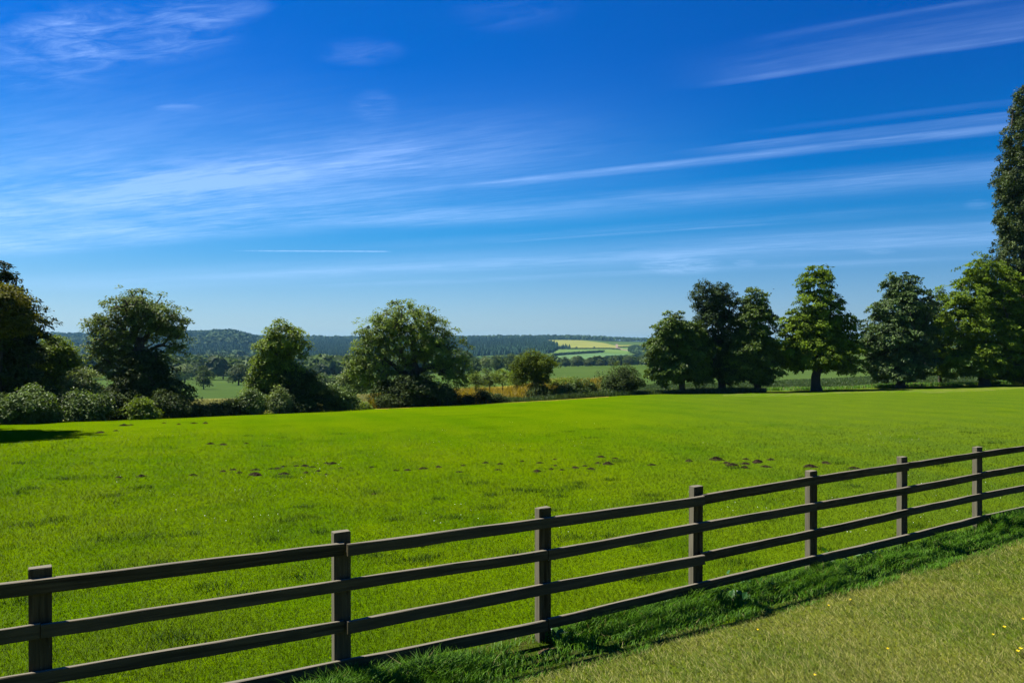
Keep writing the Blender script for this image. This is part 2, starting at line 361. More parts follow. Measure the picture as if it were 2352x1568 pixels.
# ------------------------------------------------------------ ground sheets
def plain_ground(name, lo, hi, hi2=None, s1=.05, s2=.8, stripe=None, bd=.1):
    m, T = mat(name); P = pos(T); a = T.noise(P, s1, 4, .6); b = T.noise(P, s2, 4, .65)
    c = T.mix(T.ss(a, .3, .7), lo, hi)
    if hi2: c = T.mix(T.ss(b, .45, .7, 0, .6), c, hi2)
    if stripe:
        w = T.n('ShaderNodeTexWave', wave_type='BANDS', bands_direction='DIAGONAL'); T.l(P, w.inputs['Vector']); w.inputs['Scale'].default_value = stripe
        w.inputs['Distortion'].default_value = 1.5
        c = T.mix(T.mul(w.outputs['Fac'], .25), c, T.mix(1., c, (.6, .65, .6), 'MULTIPLY'))
    finish(T, c, .95, .0, b, .6, bd); return m
G_meadow = plain_ground('rough_meadow', (.10, .12, .03), (.16, .16, .05), (.20, .17, .06), .06, .9)
G_ochre = plain_ground('ochre_meadow', (.16, .14, .02), (.26, .20, .035), (.12, .13, .02), .08, 1.2)
G_crop = plain_ground('green_crop', (.036, .068, .016), (.05, .085, .02), (.065, .095, .03), .03, 1.5, .18)
G_past = plain_ground('valley_pasture', (.035, .07, .012), (.055, .09, .02), (.07, .09, .025), .02, .3)
G_wood = plain_ground('forest_floor', (.010, .02, .01), (.02, .035, .015), None, .02, .2)
G_yel = plain_ground('ripening_barley', (.15, .165, .032), (.19, .19, .045), (.12, .15, .03), .006, .05)
G_g1 = plain_ground('hill_pasture', (.062, .12, .026), (.09, .15, .034), (.115, .145, .036), .006, .04)
G_g2 = plain_ground('pale_hill_crop', (.07, .135, .05), (.09, .15, .055), (.06, .115, .04), .006, .04)
G_brown = plain_ground('ploughed_strip', (.16, .12, .09), (.20, .15, .11), None, .01, .1)
G_verge = plain_ground('dry_verge', (.050, .105, .001), (.085, .12, .008), (.17, .14, .06), .3, 1.3)
def inpoly(x, y, poly):
    r = np.zeros(np.shape(x), bool); n = len(poly)
    for i in range(n):
        x1, y1 = poly[i]; x2, y2 = poly[(i + 1) % n]
        if y1 == y2: continue
        c = ((y1 > y) != (y2 > y)) & (x < (x2 - x1) * (y - y1) / (y2 - y1) + x1); r ^= c
    return r
YEL = [(1236, 781.3), (1316, 780), (1347, 782), (1388, 787.5), (1413, 793), (1419, 800.8), (1310, 801), (1281, 801), (1281, 793)]
BRN = [(1178, 779), (1262, 778.6), (1262, 780.6), (1205, 780.6)]
GR1 = [(1262, 815), (1282, 802), (1420, 801.2), (1455, 806), (1440, 812), (1386, 809), (1300, 816.5)]
GR2 = [(1262, 824), (1262, 817), (1386, 810), (1440, 812.5), (1486, 818), (1486, 824)]
GR3 = [(1419, 792), (1486, 792), (1490, 796.5), (1418, 797.5)]
GR4 = [(1420, 798), (1490, 797), (1490, 806), (1456, 805), (1424, 801)]
TRK = [(1414, 790), (1418, 790), (1421, 797), (1428, 801), (1456, 806), (1456, 807.5), (1424, 802.5), (1416, 799)]
COP = [(1448, 803), (1490, 801), (1490, 818), (1470, 815), (1449, 809)]
FOR1 = [(-3000, 765), (600, 765), (640, 774), (1180, 774), (1185, 780.5), (1236, 781), (1281, 792.5), (1309, 793), (1311, 801), (1258, 812), (1060, 819), (860, 836), (-3000, 836)]
def classify(x, y, Y):
    E = edge_of(x); c = np.full(np.shape(x), 9)                      # 9 pasture
    crop_left = 1272 + (Y - 70) * .9
    c = np.where(Y < E + 9, 1, c)
    c = np.where((Y < E + 9) & (x > 1660) & (Y > E - 5.5 + 1.6 * np.sin(x / 60.)), 2, c)                 # dry verge
    c = np.where((Y >= E + 9) & (Y < 170) & (x < 900), 3, c)
    c = np.where((Y >= E) & (Y < 150) & (x >= 860) & (x < 1400), 4, c)
    c = np.where((Y >= 150) & (Y < 290) & (x < 900), 5, c)
    c = np.where((Y >= 66) & (Y < 262) & (x > 1262), 5, c)
    hl = Y > 800
    for k, p in ((10, FOR1), (6, YEL), (7, GR1), (8, GR2), (11, BRN), (6, GR3), (7, GR4), (10, COP), (11, TRK)):
        c = np.where(hl & inpoly(x, y, p), k, c)
    c = np.where((Y > 2200) & (x > 1150), 10, c); c = np.where((Y > 2150) & (x <= 1150), 10, c)
    c = np.where((Y > 1700) & (x > 1500), 10, c)
    return c
MX, MY = np.meshgrid(XC, YR, indexing='ij')
VG = np.stack([XG, np.broadcast_to(YR[None], XG.shape), ZT], -1)
nx, ny = ZT.shape
ii, jj = np.meshgrid(np.arange(nx - 1), np.arange(ny - 1), indexing='ij')
q0 = ii * ny + jj; FQ = np.stack([q0, q0 + ny, q0 + ny + 1, q0 + 1], -1).reshape(-1, 4)
cxm = (XC[:-1, None] + XC[1:, None]) / 2 + 0 * YR[None, :-1]; cYm = (YR[None, :-1] + YR[None, 1:]) / 2 + 0 * cxm
czm = (ZT[:-1, :-1] + ZT[1:, 1:]) / 2; sym = HY + (CH - czm) / cYm * F
cls = classify(cxm, sym, cYm).ravel()
def sheet(name, groups):
    sel = np.isin(cls, [g[0] for g in groups]); fq = FQ[sel]; used, inv = np.unique(fq, return_inverse=True)
    me = mesh(name, VG.reshape(-1, 3)[used], inv.reshape(-1, 4), smooth=True)
    for g in groups: me.materials.append(g[1])
    idx = np.zeros(len(fq), np.int32); cs = cls[sel]
    for k, g in enumerate(groups): idx[cs == g[0]] = k
    me.polygons.foreach_set('material_index', idx)
    return tag(obj(name, me), kind='structure')
PB = np.array((.284, 7.32)); FD = np.array((1.643, 1.06)); FD /= np.linalg.norm(FD); FN = np.array((FD[1], -FD[0]))   # FN points towards the camera side
def fdist(X, Y): return (X - PB[0]) * FN[0] + (Y - PB[1]) * FN[1]       # + on the lawn side
cls[(fdist(((cxm - CX) / F * cYm).ravel(), cYm.ravel()) > .5) & (cYm.ravel() < 40)] = 12
sheet('lawn', [(12, M['lawn'])])
sheet('field', [(1, M['field']), (2, G_verge)])
sheet('meadow', [(3, G_meadow), (4, G_ochre)])
sheet('crop_field', [(5, G_crop)])
sheet('hills', [(9, G_past), (10, G_wood), (6, G_yel), (7, G_g1), (8, G_g2), (11, G_brown)])
# near ground, split along the fence
posts = [(-5.02, 4.38), (-3.19, 5.40), (-1.366, 6.39), (.284, 7.32), (1.933, 8.40), (3.559, 9.49), (5.212, 10.65), (6.815, 11.68), (8.45, 12.74), (10.1, 13.78), (11.74, 14.85), (13.4, 15.9), (15.03, 16.97), (16.69, 18.02), (18.3, 19.1)]
def lp(t, off=0.): return PB + FD * t + FN * off
o_ = .6
tA = (-60 - PB[0]) / FD[0]; a = lp(tA, o_); tB = (Y0 - PB[1] - FN[1] * o_) / FD[1]; b = lp(tB, o_)
me = mesh('field', np.array([(a[0], a[1], 0), (b[0], Y0, 0), (-60, Y0, 0)]), np.array([[0, 1, 2]]))
tag(obj('field', me, M['field']), kind='structure')
me = mesh('lawn', np.array([(a[0], a[1], 0), (a[0], -45, 0), (60, -45, 0), (60, Y0, 0), (b[0], Y0, 0)]), np.array([[0, 1, 2, 3, 4]]))
tag(obj('lawn', me, M['lawn']), kind='structure')

# ------------------------------------------------------------ fence
rg = np.random.default_rng(11)
def board(L, h, d, n=14, wob=.0025, cham=.004, seed=0):
    """a sawn board along +X, slightly bowed, with worn arrises"""
    r = np.random.default_rng(seed); xs = np.linspace(0, L, n); c = cham
    prof = np.array([(-d / 2 + c, -h / 2), (d / 2 - c, -h / 2), (d / 2, -h / 2 + c), (d / 2, h / 2 - c), (d / 2 - c, h / 2), (-d / 2 + c, h / 2), (-d / 2, h / 2 - c), (-d / 2, -h / 2 + c)])
    V = np.zeros((n, 8, 3)); V[:, :, 0] = xs[:, None]; V[:, :, 1] = prof[None, :, 0]; V[:, :, 2] = prof[None, :, 1]
    bow = np.sin(xs / L * math.pi) * r.uniform(-.012, .012) + r.normal(0, wob * .5, n); V[:, :, 2] += bow[:, None]
    V[:, :, 1:] += r.normal(0, wob * .5, (n, 8, 2)); V[1:-1, :, 1] += (np.sin(xs / L * math.pi) * r.uniform(-.006, .006))[1:-1, None]
    i = np.arange(n - 1)[:, None] * 8; j = np.arange(8)[None]; k = (j + 1) % 8
    Fq = np.stack([i + j, i + 8 + j, i + 8 + k, i + k], -1).reshape(-1, 4)
    caps = np.array([[0, 1, 2, 3, 4, 5, 6, 7], [(n - 1) * 8 + t for t in range(7, -1, -1)]])
    return mesh('rail', V.reshape(-1, 3), [Fq, caps])
G_under = plain_ground('shaded_sward', (.020, .036, .004), (.04, .062, .006), (.07, .052, .026), 1.5, 6., bd=.02)  # dark soil and sward, with the shade between tufts painted into the colour
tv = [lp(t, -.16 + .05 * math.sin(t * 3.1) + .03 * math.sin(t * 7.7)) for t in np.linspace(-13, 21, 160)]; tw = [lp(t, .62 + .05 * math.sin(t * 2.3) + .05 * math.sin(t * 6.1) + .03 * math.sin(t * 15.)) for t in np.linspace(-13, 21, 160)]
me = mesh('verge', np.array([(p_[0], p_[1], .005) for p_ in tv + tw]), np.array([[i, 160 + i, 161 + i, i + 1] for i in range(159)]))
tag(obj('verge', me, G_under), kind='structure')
fence = empty('fence', (posts[3][0], posts[3][1], 0))
tag(fence, 'long weathered brown wooden post and rail fence crossing the foreground grass', 'fence')
ang = math.atan2(FD[1], FD[0]); PH = 1.22; PW, PD = .138, .078
for k, (x, y) in enumerate(posts):
    r = np.random.default_rng(k + 40); h = PH + r.normal(0, .006); w = PW / 2; d = PD / 2; c = .006
    prof = [(-w + c, -d), (w - c, -d), (w, -d + c), (w, d - c), (w - c, d), (-w + c, d), (-w, d - c), (-w, -d + c)]
    zs = [-.3, .0, .3, .6, .9, h - .006, h]; V = []
    for q_, z in enumerate(zs):
        s = .94 if q_ == len(zs) - 1 else 1
        for (a_, b_) in prof: V.append((a_ * s + r.normal(0, .001), b_ * s + r.normal(0, .001), z + (r.normal(0, .002) if q_ > 4 else 0)))
    n = len(zs); i = np.arange(n - 1)[:, None] * 8; j = np.arange(8)[None]; kk = (j + 1) % 8
    Fq = np.stack([i + j, i + kk, i + 8 + kk, i + 8 + j], -1).reshape(-1, 4)
    me = mesh('post', np.array(V), [Fq, np.array([[(n - 1) * 8 + t for t in range(8)]])])
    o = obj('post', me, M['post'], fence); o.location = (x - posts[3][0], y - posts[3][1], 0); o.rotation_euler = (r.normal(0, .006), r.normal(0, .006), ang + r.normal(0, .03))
RH, RT = .096, .038
rail_z = [1.22 - .075 - .048, 1.22 - .375 - .048, 1.22 - .685 - .048, 1.22 - 1.0 - .048]
offn = PD / 2 + RT / 2 + .001
for lv, z in enumerate(rail_z):
    k = 0; first = True
    while k < len(posts) - 1:
        span = 1 if (first and lv % 2) else 2
        e = min(k + span, len(posts) - 1); first = False
        p = np.array(posts[k]); q2 = np.array(posts[e]); d = q2 - p; L = np.linalg.norm(d); d /= L; nn = np.array((d[1], -d[0]))
        r = np.random.default_rng(lv * 20 + k)
        dz0, dz1 = r.normal(0, .005, 2)
        me = board(L - .004, RH + r.normal(0, .003), RT, seed=lv * 20 + k)
        o = obj('rail', me, M['rail'], fence)
        # one continuous board from the near bay; middle post may sit slightly off its line
        mids = [np.dot(np.array(posts[t]) - p, nn) for t in range(k + 1, e)]
        off = offn + max([0.] + mids)
        loc = p + d * .002 + nn * off
        o.location = (loc[0] - posts[3][0], loc[1] - posts[3][1], z + dz0); o.rotation_euler = (0, -math.atan2(dz1 - dz0, L), math.atan2(d[1], d[0]))
        k = e

# ------------------------------------------------------------ grass
def blades(X, Y, Z, h, w, lean, rng, seg=1, tint=None, wind=(0, 0)):
    n = len(X); th = rng.uniform(0, 2 * math.pi, n); s = np.stack([np.cos(th), np.sin(th), np.zeros(n)], -1) * (w / 2)[:, None]
    ph = rng.uniform(0, 2 * math.pi, n); ln = lean * h * rng.uniform(.3, 1.4, n)
    L = np.stack([np.cos(ph) * ln + wind[0] * h, np.sin(ph) * ln + wind[1] * h, np.zeros(n)], -1)
    B = np.stack([X, Y, Z - .003], -1); up = np.zeros((n, 3)); up[:, 2] = h
    if tint is None: tint = rng.uniform(0, 1, n)
    if seg == 1:
        V = np.stack([B - s, B + s, B + up + L], 1); F3 = np.arange(n * 3).reshape(n, 3)
        return V.reshape(-1, 3), [F3], np.repeat(tint, 3)
    mdl = B + up * .6 + L * .35; tip = B + up * .92 + L
    V = np.stack([B - s, B + s, mdl - s * .8, mdl + s * .8, tip], 1)
    b = np.arange(n)[:, None] * 5
    return V.reshape(-1, 3), [b + np.array([[0, 1, 3, 2]]), b + np.array([[2, 3, 4]])], np.repeat(tint, 5)
rng = np.random.default_rng(7)
# short blades of the mown field, thinning out with distance
def sample_field(n, ya, yb, pw):
    t = rng.uniform(0, 1, n); Y = (ya ** pw + t * (yb ** pw - ya ** pw)) ** (1 / pw)
    u = rng.uniform(-.70, .70, n); return u * Y, Y
X, Y = sample_field(640000, 4.6, 30, -.6)
k = (fdist(X, Y) < .12) & (rng.random(len(X)) < np.clip((31 - Y) / 17, 0, 1)); E = edge_of(CX + X / Y * F); k &= Y < E + 3; X, Y = X[k], Y[k]
clump = fbm(X * 2.2, Y * 2.2, 21, 3); tuft = np.clip(fbm(X * .9, Y * 1.4, 22, 4) - .75, 0, 1)
sc = np.clip(Y / 9, 1, 3.2)
h = (.028 + .018 * rng.random(len(X)) + .012 * np.clip(clump, -1, 1.5) + .06 * tuft) * np.clip(sc ** .35, 1, 1.5); w = .0055 * sc * rng.uniform(.7, 1.3, len(X))
tn = np.clip(rng.normal(.5, .22, len(X)) + .15 * clump - .5 * tuft, 0, 1)
# darker coarse tufts here and there
tf_ = [(410, 1472, .3), (385, 1468, .2), (1190, 1126, .2), (1222, 1128, .22), (1040, 1190, .16), (856, 1131, .13), (700, 1165, .12), (60, 1205, .25), (130, 1195, .2), (545, 1372, .18), (570, 1368, .14), (80, 1380, .25), (480, 1350, .2), (1270, 1128, .25), (1330, 1120, .22), (1690, 1075, .2), (1500, 1150, .2), (250, 1240, .25), (330, 1120, .2), (1100, 1110, .22), (930, 1290, .2), (1420, 1060, .2), (1800, 1120, .2), (1950, 1090, .2), (150, 1100, .2), (620, 1240, .2)]
for k in range(70): tf_.append((rng.uniform(0, 2300), rng.uniform(985, 1350), rng.uniform(.08, .2)))
XX, YY = [X], [Y]
for (x_, y_, s_) in tf_:
    a_, b_, _z = hit(x_, y_, 50); m_ = int(130 * (s_ / .2) * (1 if b_ < 20 else .6))
    if fdist(a_, b_) > -.1: continue
    XX.append(a_ + rng.normal(0, s_ * .8, m_)); YY.append(b_ + rng.normal(0, s_ * .5, m_))
n0 = len(X); X = np.concatenate(XX); Y = np.concatenate(YY); ne = len(X) - n0
h = np.concatenate([h, rng.uniform(.045, .085, ne)]); w = np.concatenate([w, np.full(ne, .010)]); tn = np.concatenate([tn, rng.uniform(-1.2, .1, ne)])
V, Fs, tt = blades(X, Y, gz(X, Y), h, w, .8, rng, 1, tn)
tag(obj('field_grass', mesh('field_grass', V, Fs, tt), M['field_blade']), 'short bright green grass covering the wide field beyond the fence', 'grass', kind='stuff')
# lawn on the camera side
n = 400000; t = rng.uniform(0, 1, n); Y = (5.2 ** .3 + t * (17 ** .3 - 5.2 ** .3)) ** (1 / .3); X = rng.uniform(-.12, 1., n) * Y
k = fdist(X, Y) > .60 + .10 * fbm(X * 3, Y * 3, 31, 3); X, Y = X[k], Y[k]
h = .026 + .024 * rng.random(len(X)) + .016 * np.clip(fbm(X * 2.5, Y * 2.5, 32, 3), 0, 1); w = .0066 * np.clip(Y / 8, 1, 1.8) * rng.uniform(.7, 1.3, len(X))
V, Fs, tt = blades(X, Y, 0 * X, h, w, 1.2, rng, 1, None, (-.5, .25))
tag(obj('lawn_grass', mesh('lawn_grass', V, Fs, tt), M['lawn_blade']), 'closely mown dry lawn grass mixed with straw in front of the fence', 'grass', kind='stuff')
# uncut strip under the fence
n = 160000; t = rng.uniform(-9, 21, n); off = np.where(rng.random(n) < .6, rng.normal(.14, .17, n), rng.uniform(.2, .72, n)); k = (off > -.2) & (off < .70 + .05 * np.sin(t * 5) + .04 * np.sin(t * 13)); t, off = t[k], off[k]
P2 = PB[None] + FD[None] * t[:, None] + FN[None] * off[:, None]; X, Y = P2[:, 0], P2[:, 1]
cl = fbm(t * 2.6, off * 4, 41, 3); cl2 = fbm(t * .8, off * 1, 42, 2)
k = (cl > -1.2) & (rng.random(len(t)) < np.clip(.8 + cl * .6, .35, 1)); X, Y, cl, cl2, off = X[k], Y[k], cl[k], cl2[k], off[k]
h = (.07 + .08 * rng.random(len(X)) + .12 * np.clip(cl, -.2, 1.3) + .05 * np.clip(cl2, 0, 1)) * np.clip(1.2 - np.abs(off - .14) * 1.7, .45, 1.1)
w = .007 * rng.uniform(.7, 1.3, len(X)); tt_ = np.clip(rng.normal(.45, .25, len(X)), 0, 1); tt_[rng.random(len(X)) < .04] = .95; tt_[(tt_ > .8) & (rng.random(len(X)) < .7)] = .7
V, Fs, tt = blades(X, Y, 0 * X, h, w, .75, rng, 2, tt_)
tag(obj('verge_grass', mesh('verge_grass', V, Fs, tt), M['verge']), 'long dark green tufted grass growing in the strip under the fence', 'grass', kind='stuff')

def leafset(P, N, size, rng, tint, droop=.25, asp=.5):
    n = len(P); a = rng.normal(size=(n, 3)); ax = np.cross(N, a); ax /= np.linalg.norm(ax, axis=1)[:, None] + 1e-9
    sd_ = np.cross(N, ax); s = size * rng.uniform(.65, 1.3, n)
    tip = P + ax * (s * .5)[:, None]; tip[:, 2] -= s * droop; base = P - ax * (s * .5)[:, None]
    w = (s * asp * .5)[:, None]
    V = np.stack([base, P + sd_ * w, tip, P - sd_ * w], 1); Fq = np.arange(n * 4).reshape(n, 4)
    return V.reshape(-1, 3), Fq, np.repeat(tint, 4)
# broad-leaved weeds among the long grass
for wi, (wx, wy, s_) in enumerate(((1725, 1352, .34), (1560, 1385, .24), (1990, 1278, .26), (1905, 1290, .3), (1690, 1375, .26), (1275, 1462, .2), (2290, 1215, .3))):
    X0, Y0_, _ = hit(wx, wy, 16); n = 46; a_ = rng.uniform(0, 6.28, n); rr = rng.uniform(.1, 1, n) * s_ * .8; zz_ = rng.uniform(.05, .6, n) * s_ * .8
    P = np.stack([np.cos(a_) * rr, np.sin(a_) * rr, zz_], -1); N = np.stack([np.cos(a_) * .7, np.sin(a_) * .7, np.full(n, .8)], -1) + rng.normal(0, .25, (n, 3)); N /= np.linalg.norm(N, axis=1)[:, None]
    V, Fq, tt = leafset(P, N, .085, rng, rng.uniform(0, 1, n), .2, .65); parts_ = [(V, Fq, tt)]
    for q_ in range(n):
        pp = P[q_]; tv, tf = tube([(0, 0, -.02), pp * np.array((.5, .5, .7)), pp], [.003, .0025, .0015], 4); parts_.append((tv, tf, .2))
    V, Fs, tt = join(parts_); rel = ('to the right of the fourth whole fence post', 'at the foot of the fourth whole fence post', 'between the fifth and sixth whole fence posts', 'beside the foot of the fifth whole fence post', 'midway between the fourth and fifth whole posts', 'at the foot of the third whole fence post', 'nearest the right edge below the fence')[wi]
    tag(obj('weed', mesh('weed', V, Fs, tt), M['weed'], loc=(X0, Y0_, 0)), 'leafy green weed ' + rel, 'weed', 'weeds growing along the fence')

# ------------------------------------------------------------ small earthworks
def mound(w, hgt, seed, n=22):
    r = np.random.default_rng(seed); P = []; 
    rings = 9; seg = n; V = [(0, 0, hgt)]
    for i in range(1, rings + 1):
        for j in range(seg):
            a_ = 2 * math.pi * j / seg; rad = i / rings; rr = w / 2 * rad * (1 + .22 * math.sin(a_ * 2 + seed) + .12 * math.sin(a_ * 5 + seed * 2.3))
            z = hgt * max(0., (1 - rad ** 1.7)) + (r.normal(0, hgt * .16) if i < rings else 0); 
            V.append((rr * math.cos(a_) + r.normal(0, w * .012), rr * math.sin(a_) + r.normal(0, w * .012), z - (.012 if i == rings else 0)))
    t3 = [(0, 1 + j, 1 + (j + 1) % seg) for j in range(seg)]; t4 = []
    for i in range(rings - 1):
        for j in range(seg):
            a_ = 1 + i * seg + j; b_ = 1 + i * seg + (j + 1) % seg; t4.append((a_, a_ + seg, b_ + seg, b_))
    parts_ = [np.array(V)]; tri = [np.array(t3)]; nv = len(V)
    oc = np.array([(1, 0, 0), (-1, 0, 0), (0, 1, 0), (0, -1, 0), (0, 0, 1), (0, 0, -1)], float); of = np.array([(0, 2, 4), (2, 1, 4), (1, 3, 4), (3, 0, 4), (2, 0, 5), (1, 2, 5), (3, 1, 5), (0, 3, 5)])
    for _ in range(34):      # loose clods
        a_ = r.uniform(0, 6.28); rad = r.uniform(.1, 1.12); s = w * r.uniform(.02, .055)
        c = np.array((w / 2 * rad * math.cos(a_), w / 2 * rad * math.sin(a_), hgt * max(0, 1 - rad ** 1.7) + s * .3)); parts_.append(oc * s * r.uniform(.6, 1.2, (6, 1)) + c); tri.append(of + nv); nv += 6
    return mesh('molehill', np.concatenate(parts_), [np.array(t4), np.concatenate(tri)])
protos = [mound(1., .2, s) for s in (3, 8, 15, 23)]
for p_ in protos: p_.materials.append(M['soil'])
m3 = [(252, 18, 1.1), (292, 14, .8), (475, 4, .6), (557, 11, .7), (642, 5, .9), (706, 5, 1), (207, 47, .8), (120, 57, 1.3), (735, 120, 1), (807, 124, 1.2), (934, 117, .7), (225, 306, 1), (348, 301, 1.4), (637, 295, 1.1), (806, 272, 1.1), (862, 264, .9), (896, 281, .9), (985, 265, 1.2), (985, 293, 2.), (1072, 259, .7), (1107, 257, 1.2), (1140, 247, .9), (1213, 243, .9), (1261, 243, 1.2), (1303, 249, .9), (1335, 271, .9), (1147, 289, 1.4), (1266, 280, .9), (1381, 226, .7), (1413, 230, 1.3), (1382, 289, .8), (1461, 255, .8), (1634, 249, .8), (1648, 398, 1.), (1769, 268, .8), (1834, 265, 1.1), (1921, 258, 1.2), (2008, 249, 1)]
m4 = [(64, 276, .9), (86, 240, .8), (211, 226, .9), (293, 232, 1), (280, 264, .9), (415, 217, .7), (514, 226, .9), (596, 206, .7), (498, 272, 1.5), (577, 261, .9), (600, 240, .8), (637, 265, .7), (712, 252, 1.2), (765, 243, .8), (800, 261, 1.1), (838, 226, 1.1), (893, 233, 1.6), (855, 193, 1.1), (935, 201, .9), (1139, 237, 1.1), (1346, 216, 1.3), (1498, 208, 2.), (1555, 228, 1.4), (1587, 239, 1.7), (1663, 206, 1.), (1659, 231, 1.4), (1657, 252, 1.2), (1727, 222, 1.8), (1774, 248, 1.4), (1803, 208, 1.2), (2022, 248, 1.7), (2110, 227, 1.6), (2265, 256, 1.4)]
mh = [(181.5 + a_ * .4116, 968 + b_ * .4116, s) for a_, b_, s in m3] + [(1028.5 + a_ * .4116, 968 + b_ * .4116, s) for a_, b_, s in m4]
def ordn(k):
    return str(k) + ('th' if 10 <= k % 100 <= 20 else {1: 'st', 2: 'nd', 3: 'rd'}.get(k % 10, 'th'))
lanes = {'far': [], 'left': [], 'middle': [], 'right': []}
for t_ in mh: lanes['far' if t_[1] < 1025 else ('left' if t_[0] < 800 else ('middle' if t_[0] < 1480 else 'right'))].append(t_)
where = {'far': 'in the far scatter near the left trees', 'left': 'in the left part of the long molehill line', 'middle': 'in the middle part of the long molehill line', 'right': 'in the group seen above the right fence rails'}
for ln, items in lanes.items():
    items.sort()
    for k, (x, y, s) in enumerate(items):
        X, Yv, z = hit(x, y + 2, 60); wd = 18 * s * Yv / F
        o = obj('molehill', protos[(k * 7 + len(ln)) % 4], loc=(X, Yv, z)); o.scale = (wd, wd * .8, wd * (.68 + .12 * (k % 3))); o.rotation_euler = (0, 0, k * 1.7)
        tag(o, '%s brown molehill, %s from the left %s' % ('large' if s > 1.45 else ('small' if s < .95 else 'low'), ordn(k + 1), where[ln]), 'molehill', 'molehills dotted across the green field')
for k, (x, y, s, lb) in enumerate(((1262, 1497, .24, 'below the third whole fence post'), (1748, 1378, .3, 'between the fourth and fifth whole fence posts'), (1860, 1340, .42, 'below the fifth whole fence post'), (2105, 1258, .3, 'beside the sixth whole fence post'), (1040, 1555, .3, 'at the bottom edge below the fence'))):
    X, Yv, z = hit(x, y, 16); o = obj('soil_patch', mound(1., .12, 60 + k), M['dry_soil'], loc=(X, Yv, 0)); o.scale = (s, s * .6, s); o.rotation_euler = (0, 0, ang)
    tag(o, 'bare patch of crumbly brown soil ' + lb, 'soil patch', 'bare soil patches along the fence')
# yellow flowers
fl = [(589, 1270, 'in the lawn left of the other lawn flowers'), (1145, 1087, 'in the lawn below the fifth whole fence post'), (1368, 1385, 'alone near the middle of the lawn'), (930, 1546, 'at the very bottom of the lawn'), (2068, 1253, 'on the lawn near the right edge, largest'), (2000, 1300, 'just below the largest lawn flower'), (2165, 1385, 'upper one of the bottom right pair'), (2148, 1400, 'lower one of the bottom right pair'), (2180, 1205, 'at the right edge of the lawn'), (1015, 1122, 'faint in the lawn by the mown edge'), (1900, 580, 'against the lowest rail at the seventh whole post'), (2150, 420, 'left of two beyond the fence at right edge'), (2168, 421, 'right of two beyond the fence at right edge')]
for k, (a_, b_, lb) in enumerate(fl):
    X, Yv, z = hit(1512.5 + a_ * .3827, 968 + b_ * .3827 + 4, 18); big = 1.35 if k in (4, 6, 7) else 1.
    r = empty('buttercup', (X, Yv, z)); hs = .05
    tv, tf = tube([(0, 0, 0), (.004, 0, hs * .5), (.006, .002, hs)], [.0016, .0014, .0012], 5); obj('stem', mesh('stem', tv, tf, np.full(len(tv), .4)), M['weed'], r)
    V = []; Fp = []
    for p_ in range(5):
        a0 = p_ * 2 * math.pi / 5; c, s = math.cos(a0), math.sin(a0); b0 = len(V); L = .011 * big
        for (rr, ww, zz_) in ((0, .001, 0), (.5, .38, .004), (.95, .42, .009), (1.1, .12, .012)):
            for sg in (-1, 1): V.append((c * rr * L - s * ww * L * sg + .006, s * rr * L + c * ww * L * sg + .002, hs + zz_))
        for i in range(3): Fp.append((b0 + i * 2, b0 + i * 2 + 1, b0 + i * 2 + 3, b0 + i * 2 + 2))
    obj('petals', mesh('petals', np.array(V), np.array(Fp), np.random.default_rng(k).uniform(0, 1, len(V))), M['petal'], r)
    tag(r, 'tiny yellow buttercup flower ' + lb, 'flower', 'yellow buttercups dotted in the grass')
# daisies: too many and too small to count
n = 1000; Yd = rng.uniform(8.5, 30, n); Xd = rng.uniform(-.5, .66, n) * Yd; k = (fdist(Xd, Yd) < -.2) & (fbm(Xd * .6, Yd * .8, 51, 3) > .25) & (Yd * .16 * rng.uniform(0, 1, n) < 3); Xd, Yd = Xd[k], Yd[k]; n = len(Xd)
P = np.stack([Xd, Yd, gz(Xd, Yd) + .05], -1); N = np.tile((0, -.35, 1.), (n, 1)) + rng.normal(0, .3, (n, 3)); N /= np.linalg.norm(N, axis=1)[:, None]
V, Fq, tt = leafset(P, N, .012, rng, rng.uniform(0, 1, n), 0, 1.)
tag(obj('daisies', mesh('daisies', V, Fq, tt), M['daisy']), 'tiny white daisies speckling the field beyond the fence', 'flowers', kind='stuff')

